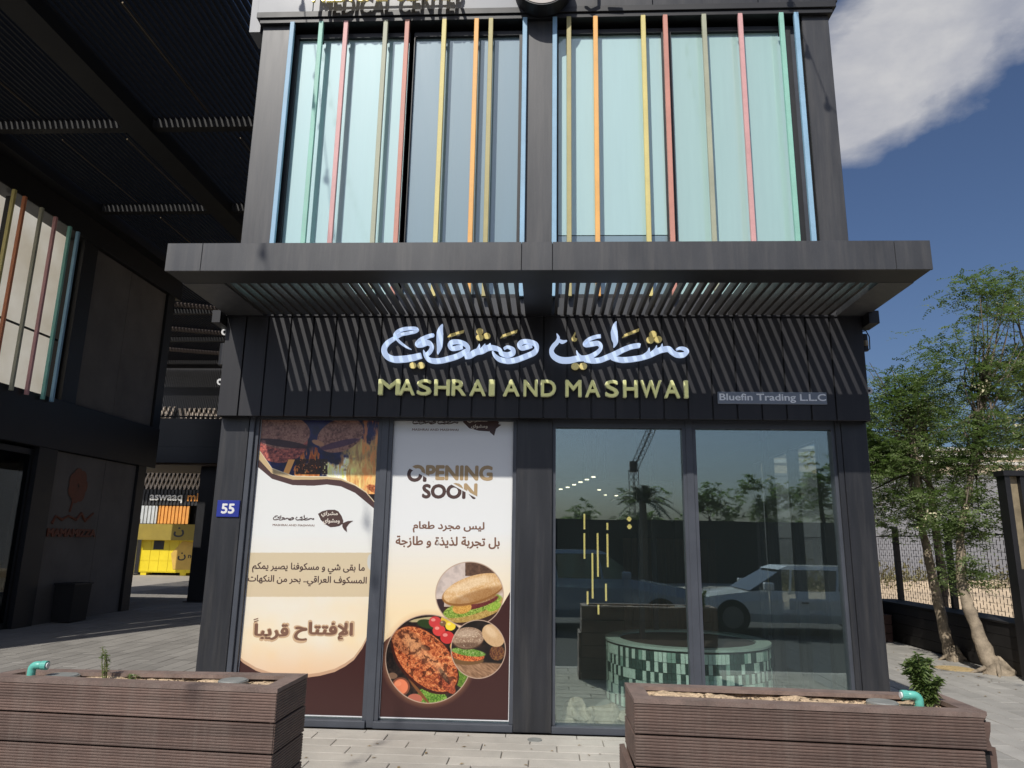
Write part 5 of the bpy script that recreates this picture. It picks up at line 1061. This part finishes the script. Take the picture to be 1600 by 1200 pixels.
tree('dark moringa rising behind the mesh fence post', [(7.4, 14.2, 0), (7.4, 14.2, 1.5), (7.3, 14.1, 3.2), (7.35, 14.1, 4.4)], [.09, .075, .05, .03], [(7.0, 14.1, 3.0, 1.0, .9, .9, 1.0), (7.3, 14.1, 4.3, .8, .8, .8, .8), (6.6, 14.0, 2.4, .7, .7, .6, .5)], 3, bark_d, group=GT, dens=70)
tree('tall moringa filling the right edge of the picture', [(8.6, 12.6, 0), (8.6, 12.6, 1.6), (8.5, 12.5, 3.4), (8.4, 12.5, 5.0)], [.10, .085, .06, .035], [(8.2, 12.5, 3.4, 1.1, 1.0, 1.2, 1.3), (8.3, 12.5, 5.1, 1.0, .9, .8, 1.0), (8.5, 12.5, 5.9, .8, .7, .4, .4)], 4, bark_d, group=GT, dens=75)
tree('low moringa tucked against the right column behind the planter', [(6.6, 15.6, 0), (6.6, 15.6, 1.3), (6.5, 15.6, 2.6)], [.08, .065, .04], [(6.3, 15.5, 2.6, .9, .9, 1.0, 1.0), (6.6, 15.6, 3.8, .8, .8, .8, .7)], 5, bark_d, group=GT, dens=60)
for x, y in ((6.05, 11.3), (5.6, 10.75)):
    pass
o = MB().cyl(5.62, 10.7, -.004, .006, .28, .22, 20).build('straw_patch', mat('dry_straw', (.45, .33, .16), .9, 0, .3, 30, .3, .6, 80)); tag(o, 'straw coloured soil patch on the paving at the foot of the thick trunk', 'soil patch')

# ------------------------------------------------------------------ what the shop window mirrors: the street behind
glass_car = mat('car_glass', (.012, .016, .018), .06, 0, .05, 2, spec=.8); tyre = mat('tyre_rubber', (.02, .02, .02), .85); rim_m = mat('alloy_rim', (.16, .165, .17), .35, .5, .1, 8)
def car(label, x0, y0, paint, H=1.55, L=4.6, flip=1):
    g = -.14; t = thing('parked_car', label, 'car', (x0+L/2, y0, g), 'cars parked along the kerb'); w = .90
    X = lambda s: x0+L*s if flip > 0 else x0+L*(1-s)
    st = [(0, .45, .62, .62), (.02, .32, .78, .80), (.10, .28, .86, .90), (.24, .26, .96, .92), (.30, .25, 1.0, .92), (.55, .25, 1.0, .93), (.82, .26, 1.02, .92), (.93, .30, .98, .88), (.985, .36, .85, .80), (1, .50, .70, .66)]
    vs = []; 
    for s, zl, zb, hw in st:
        hw *= w/.93; zc = H/1.55
        vs += [(X(s), y0+sy*hw*k, g+z) for (k, z, sy) in ((.92, zl, -1), (1.0, zl+.16, -1), (1.0, zb*zc-.18, -1), (.93, zb*zc, -1), (.93, zb*zc, 1), (1.0, zb*zc-.18, 1), (1.0, zl+.16, 1), (.92, zl, 1))]
    n = 8; MB().add(vs, [(j*n+i, j*n+(i+1) % n, (j+1)*n+(i+1) % n, (j+1)*n+i) for j in range(len(st)-1) for i in range(n)]+[tuple(range(n)), tuple(range((len(st)-1)*n, len(st)*n))]).build('body', paint, t, smooth=False, fix=True)
    zb = g+1.0*H/1.55-.01; zt = g+H
    lo = [(.27, .84), (.93, .84)]; hi = [(.42, .66), (.86, .66)]
    def cab(a, b, c, d, hwl, hwh, z0, z1): return [(X(a), y0-hwl, z0), (X(b), y0-hwl, z0), (X(b), y0+hwl, z0), (X(a), y0+hwl, z0)], [(X(c), y0-hwh, z1), (X(d), y0-hwh, z1), (X(d), y0+hwh, z1), (X(c), y0+hwh, z1)]
    l_, h_ = cab(.25, .95, .40, .86, .80, .66, zb, zt-.07); MB().hexa(l_, h_).build('windows', glass_car, t, fix=True)
    l_, h_ = cab(.385, .875, .43, .84, .672, .60, zt-.075, zt); MB().hexa(l_, h_).build('roof', paint, t, fix=True)
    for s in (.42, .62, .80):
        for sy in (-1, 1): MB().tube([(X(s+.0), y0+sy*.805, zb), (X(s+.02), y0+sy*.672, zt-.06)], .028, 6).build('pillar', paint, t)
    for s in (.17, .80):
        for sy in (-1, 1):
            c = (X(s), y0+sy*.80); wo = MB().tube([(c[0], c[1]-.10, g+.34), (c[0], c[1]+.10, g+.34)], .34, 24).build('wheel', tyre, t); MB().tube([(c[0], c[1]+sy*.101, g+.34), (c[0], c[1]+sy*.112, g+.34)], .21, 16).build('rim', rim_m, wo)
    for sy in (-1, 1):
        MB().box(min(X(.005), X(.05)), max(X(.005), X(.05)), y0+sy*.62-.14, y0+sy*.62+.14, g+.62, g+.76).build('headlight', mat('lamp_lens', (.7, .72, .75), .1), t)
        MB().box(min(X(.30), X(.34)), max(X(.30), X(.34)), y0+sy*.98-.08, y0+sy*.98+.08, zb+.02, zb+.17, c=.02).build('mirror', paint, t)
        for s in (.46, .64): MB().box(min(X(s), X(s+.03)), max(X(s), X(s+.03)), y0+sy*.925-.012, y0+sy*.925+.012, zb-.22, zb-.19).build('door_handle', rim_m, t)
car('white parked car mirrored in the far right shop window', 2.95, -2.6, mat('white_car_paint', (.74, .76, .78), .25, 0, .03, 2, coat=.6), H=1.34, L=4.7)
car('dark blue parked car mirrored in the window beside the middle column', -1.55, -2.7, mat('blue_car_paint', (.26, .33, .43), .22, 0, .03, 2, coat=.8), H=1.60, L=4.7, flip=-1)
struct(MB().box(-60, 60, -24, -14.01, -.39, -.12).build('far_pavement', MATS['kerb_concrete']))
t = thing('roadside_wall', 'dark boundary wall across the street, mirrored in the shop window', 'wall', (0, -21, 0))
for k in range(10): B('wall_panel', mat('dark_wall', (.035, .035, .035), .8, 0, .2, 1), t, -18+k*4, -14.02+k*4, -21.2, -21, -.12, 2.62)
B('coping', MATS['dark_wall'], t, -18, 22, -21.25, -20.95, 2.621, 2.7)
GB = 'trees across the street mirrored in the shop window'
for k, (x, y, h, s) in enumerate(((4.9, -22.5, 4.6, 1.3), (8.0, -22.5, 4.7, 1.4), (10.6, -22.2, 5.4, 1.5), (13.2, -22.0, 6.0, 1.6), (2.0, -23.0, 3.6, 1.1), (16.2, -21.9, 5.6, 1.6))):
    tree(['round tree across the street beside the palm', 'second round tree right of the palm across the street', 'taller tree across the street behind the white car', 'tallest tree across the street', 'small tree left of the palm across the street', 'broad tree at the right end across the street'][k], [(x, y, -.1), (x+.1, y, h*.35), (x, y, h*.6)], [.16, .12, .07], [(x, y, h*.68, s*1.1, s, h*.32, 1.2)], 60+k, bark_d, nl=8, per=5, dens=60, lf=.42, group=GB, flowers=0, lw_=.07, ll=.12)
pt = thing('date_palm', 'date palm across the street with drooping fronds', 'palm', (4.4, -19.8, 0)); MB().tube([(4.4, -19.8, -.1), (4.45, -19.8, 1.5), (4.4, -19.8, 3.5)], [.22, .18, .16], 12).build('trunk', bark_d, pt); pr_ = random.Random(8); mb = MB()
for k in range(30):
    a = pr_.uniform(0, 2*PI); e = pr_.uniform(-.1, 1.2); L = 1.7; p = Vector((4.4, -19.8, 3.5)); d = Vector((math.cos(a)*math.cos(e), math.sin(a)*math.cos(e), math.sin(e))); s = d.cross(Vector((0, 0, 1))).normalized(); prev = p
    for j in range(14):
        t_ = (j+1)/14; q = p+d*L*t_-Vector((0, 0, .9*t_*t_))
        for sg_ in (-1, 1): mb.add([prev, q, prev*.3+q*.7+s*sg_*.26*(1.1-t_*.6)-Vector((0, 0, .10))+d*.12], [(0, 1, 2)])
        prev = q
stuff(mb.build('fronds', mat('palm_leaf', (.06, .08, .03), .6), pt))
cr = thing('tower_crane', 'distant lattice tower crane mirrored in the shop window', 'crane', (16.2, -120, 0)); mb = MB(); cm = mat('crane_steel', (.13, .125, .12), .6)
def lattice(mb, a, b, w, n):
    a, b = Vector(a), Vector(b); d = (b-a).normalized(); s = d.orthogonal().normalized(); u = d.cross(s); cs = [(s+u)*w/2, (s-u)*w/2, (-s-u)*w/2, (-s+u)*w/2]
    for c in cs: mb.tube([a+c, b+c], .09, 4)
    for i in range(n):
        for j in range(4): mb.tube([a.lerp(b, i/n)+cs[j], a.lerp(b, (i+1)/n)+cs[(j+1) % 4]], .05, 4)
lattice(mb, (16.2, -120, 0), (16.2, -120, 15), 1.3, 12); mb.build('mast', cm, cr); mb = MB(); lattice(mb, (16.2, -120, 15), (20.6, -120, 25), 1.1, 12); mb.build('jib', cm, cr); B('cab', cm, cr, 15.5, 16.9, -120.7, -119.3, 14.6, 16.6)

# ------------------------------------------------------------------ small things lying about
x, y = AG(835.5, 1156, 0); o = MB().cyl(x, y, -.003, .004, .062, .060, 28).build('floor_drain', lid_m); tag(o, 'small round metal drain plate in the paving before the middle column', 'drain')
rr = random.Random(21); mb = MB()
for k in range(150):
    if k < 90: x, y = rr.gauss(5.5, .6), rr.gauss(10.6, .8)
    elif k < 120: x, y = rr.uniform(-6, -3.4), rr.uniform(5, 9)
    else: x, y = rr.uniform(-2.6, .8), rr.uniform(4.6, 6.5)
    if x > 6.05: continue
    a = rr.uniform(0, 6.28); L = rr.uniform(.012, .03); c, s_ = math.cos(a)*L, math.sin(a)*L; z = .004
    mb.add([(x-c, y-s_, z), (x+s_*.4, y-c*.4, z+.004), (x+c, y+s_, z+.002), (x-s_*.4, y+c*.4, z+.006)], [(0, 1, 2, 3)])
o = mb.build('fallen_leaves', mat('dry_leaf', (.22, .15, .06), .8, 0, .4, 20)); stuff(o); tag(o, 'scattered dry leaves on the paving', 'leaf litter')
for nm, (FL, FR, BR, BL) in (('left', (FLL, FRL, BRL, BLL)), ('right', (FLR, FRR, BRR, BLR))):
    mb = MB()
    for k in range(170):
        u, v = rr.uniform(.05, .94), rr.uniform(.25, .75); p = lerp(lerp(FL, FR, u), lerp(BL, BR, u), v); r = rr.uniform(.003, .009); z = .815+rr.uniform(-.004, .006)
        mb.add([(p[0]-r, p[1]-r*.7, z), (p[0]+r, p[1]-r, z), (p[0]+r*.8, p[1]+r, z), (p[0]-r, p[1]+r*.8, z), (p[0], p[1], z+r*1.2)], [(0, 1, 4), (1, 2, 4), (2, 3, 4), (3, 0, 4)])
    o = mb.build('soil_crumbs', mat('dark_crumb', (.12, .085, .05), .9, 0, .5, 60)); stuff(o); tag(o, f'dark crumbs and pebbles on the sandy soil of the {nm} planter', 'soil')
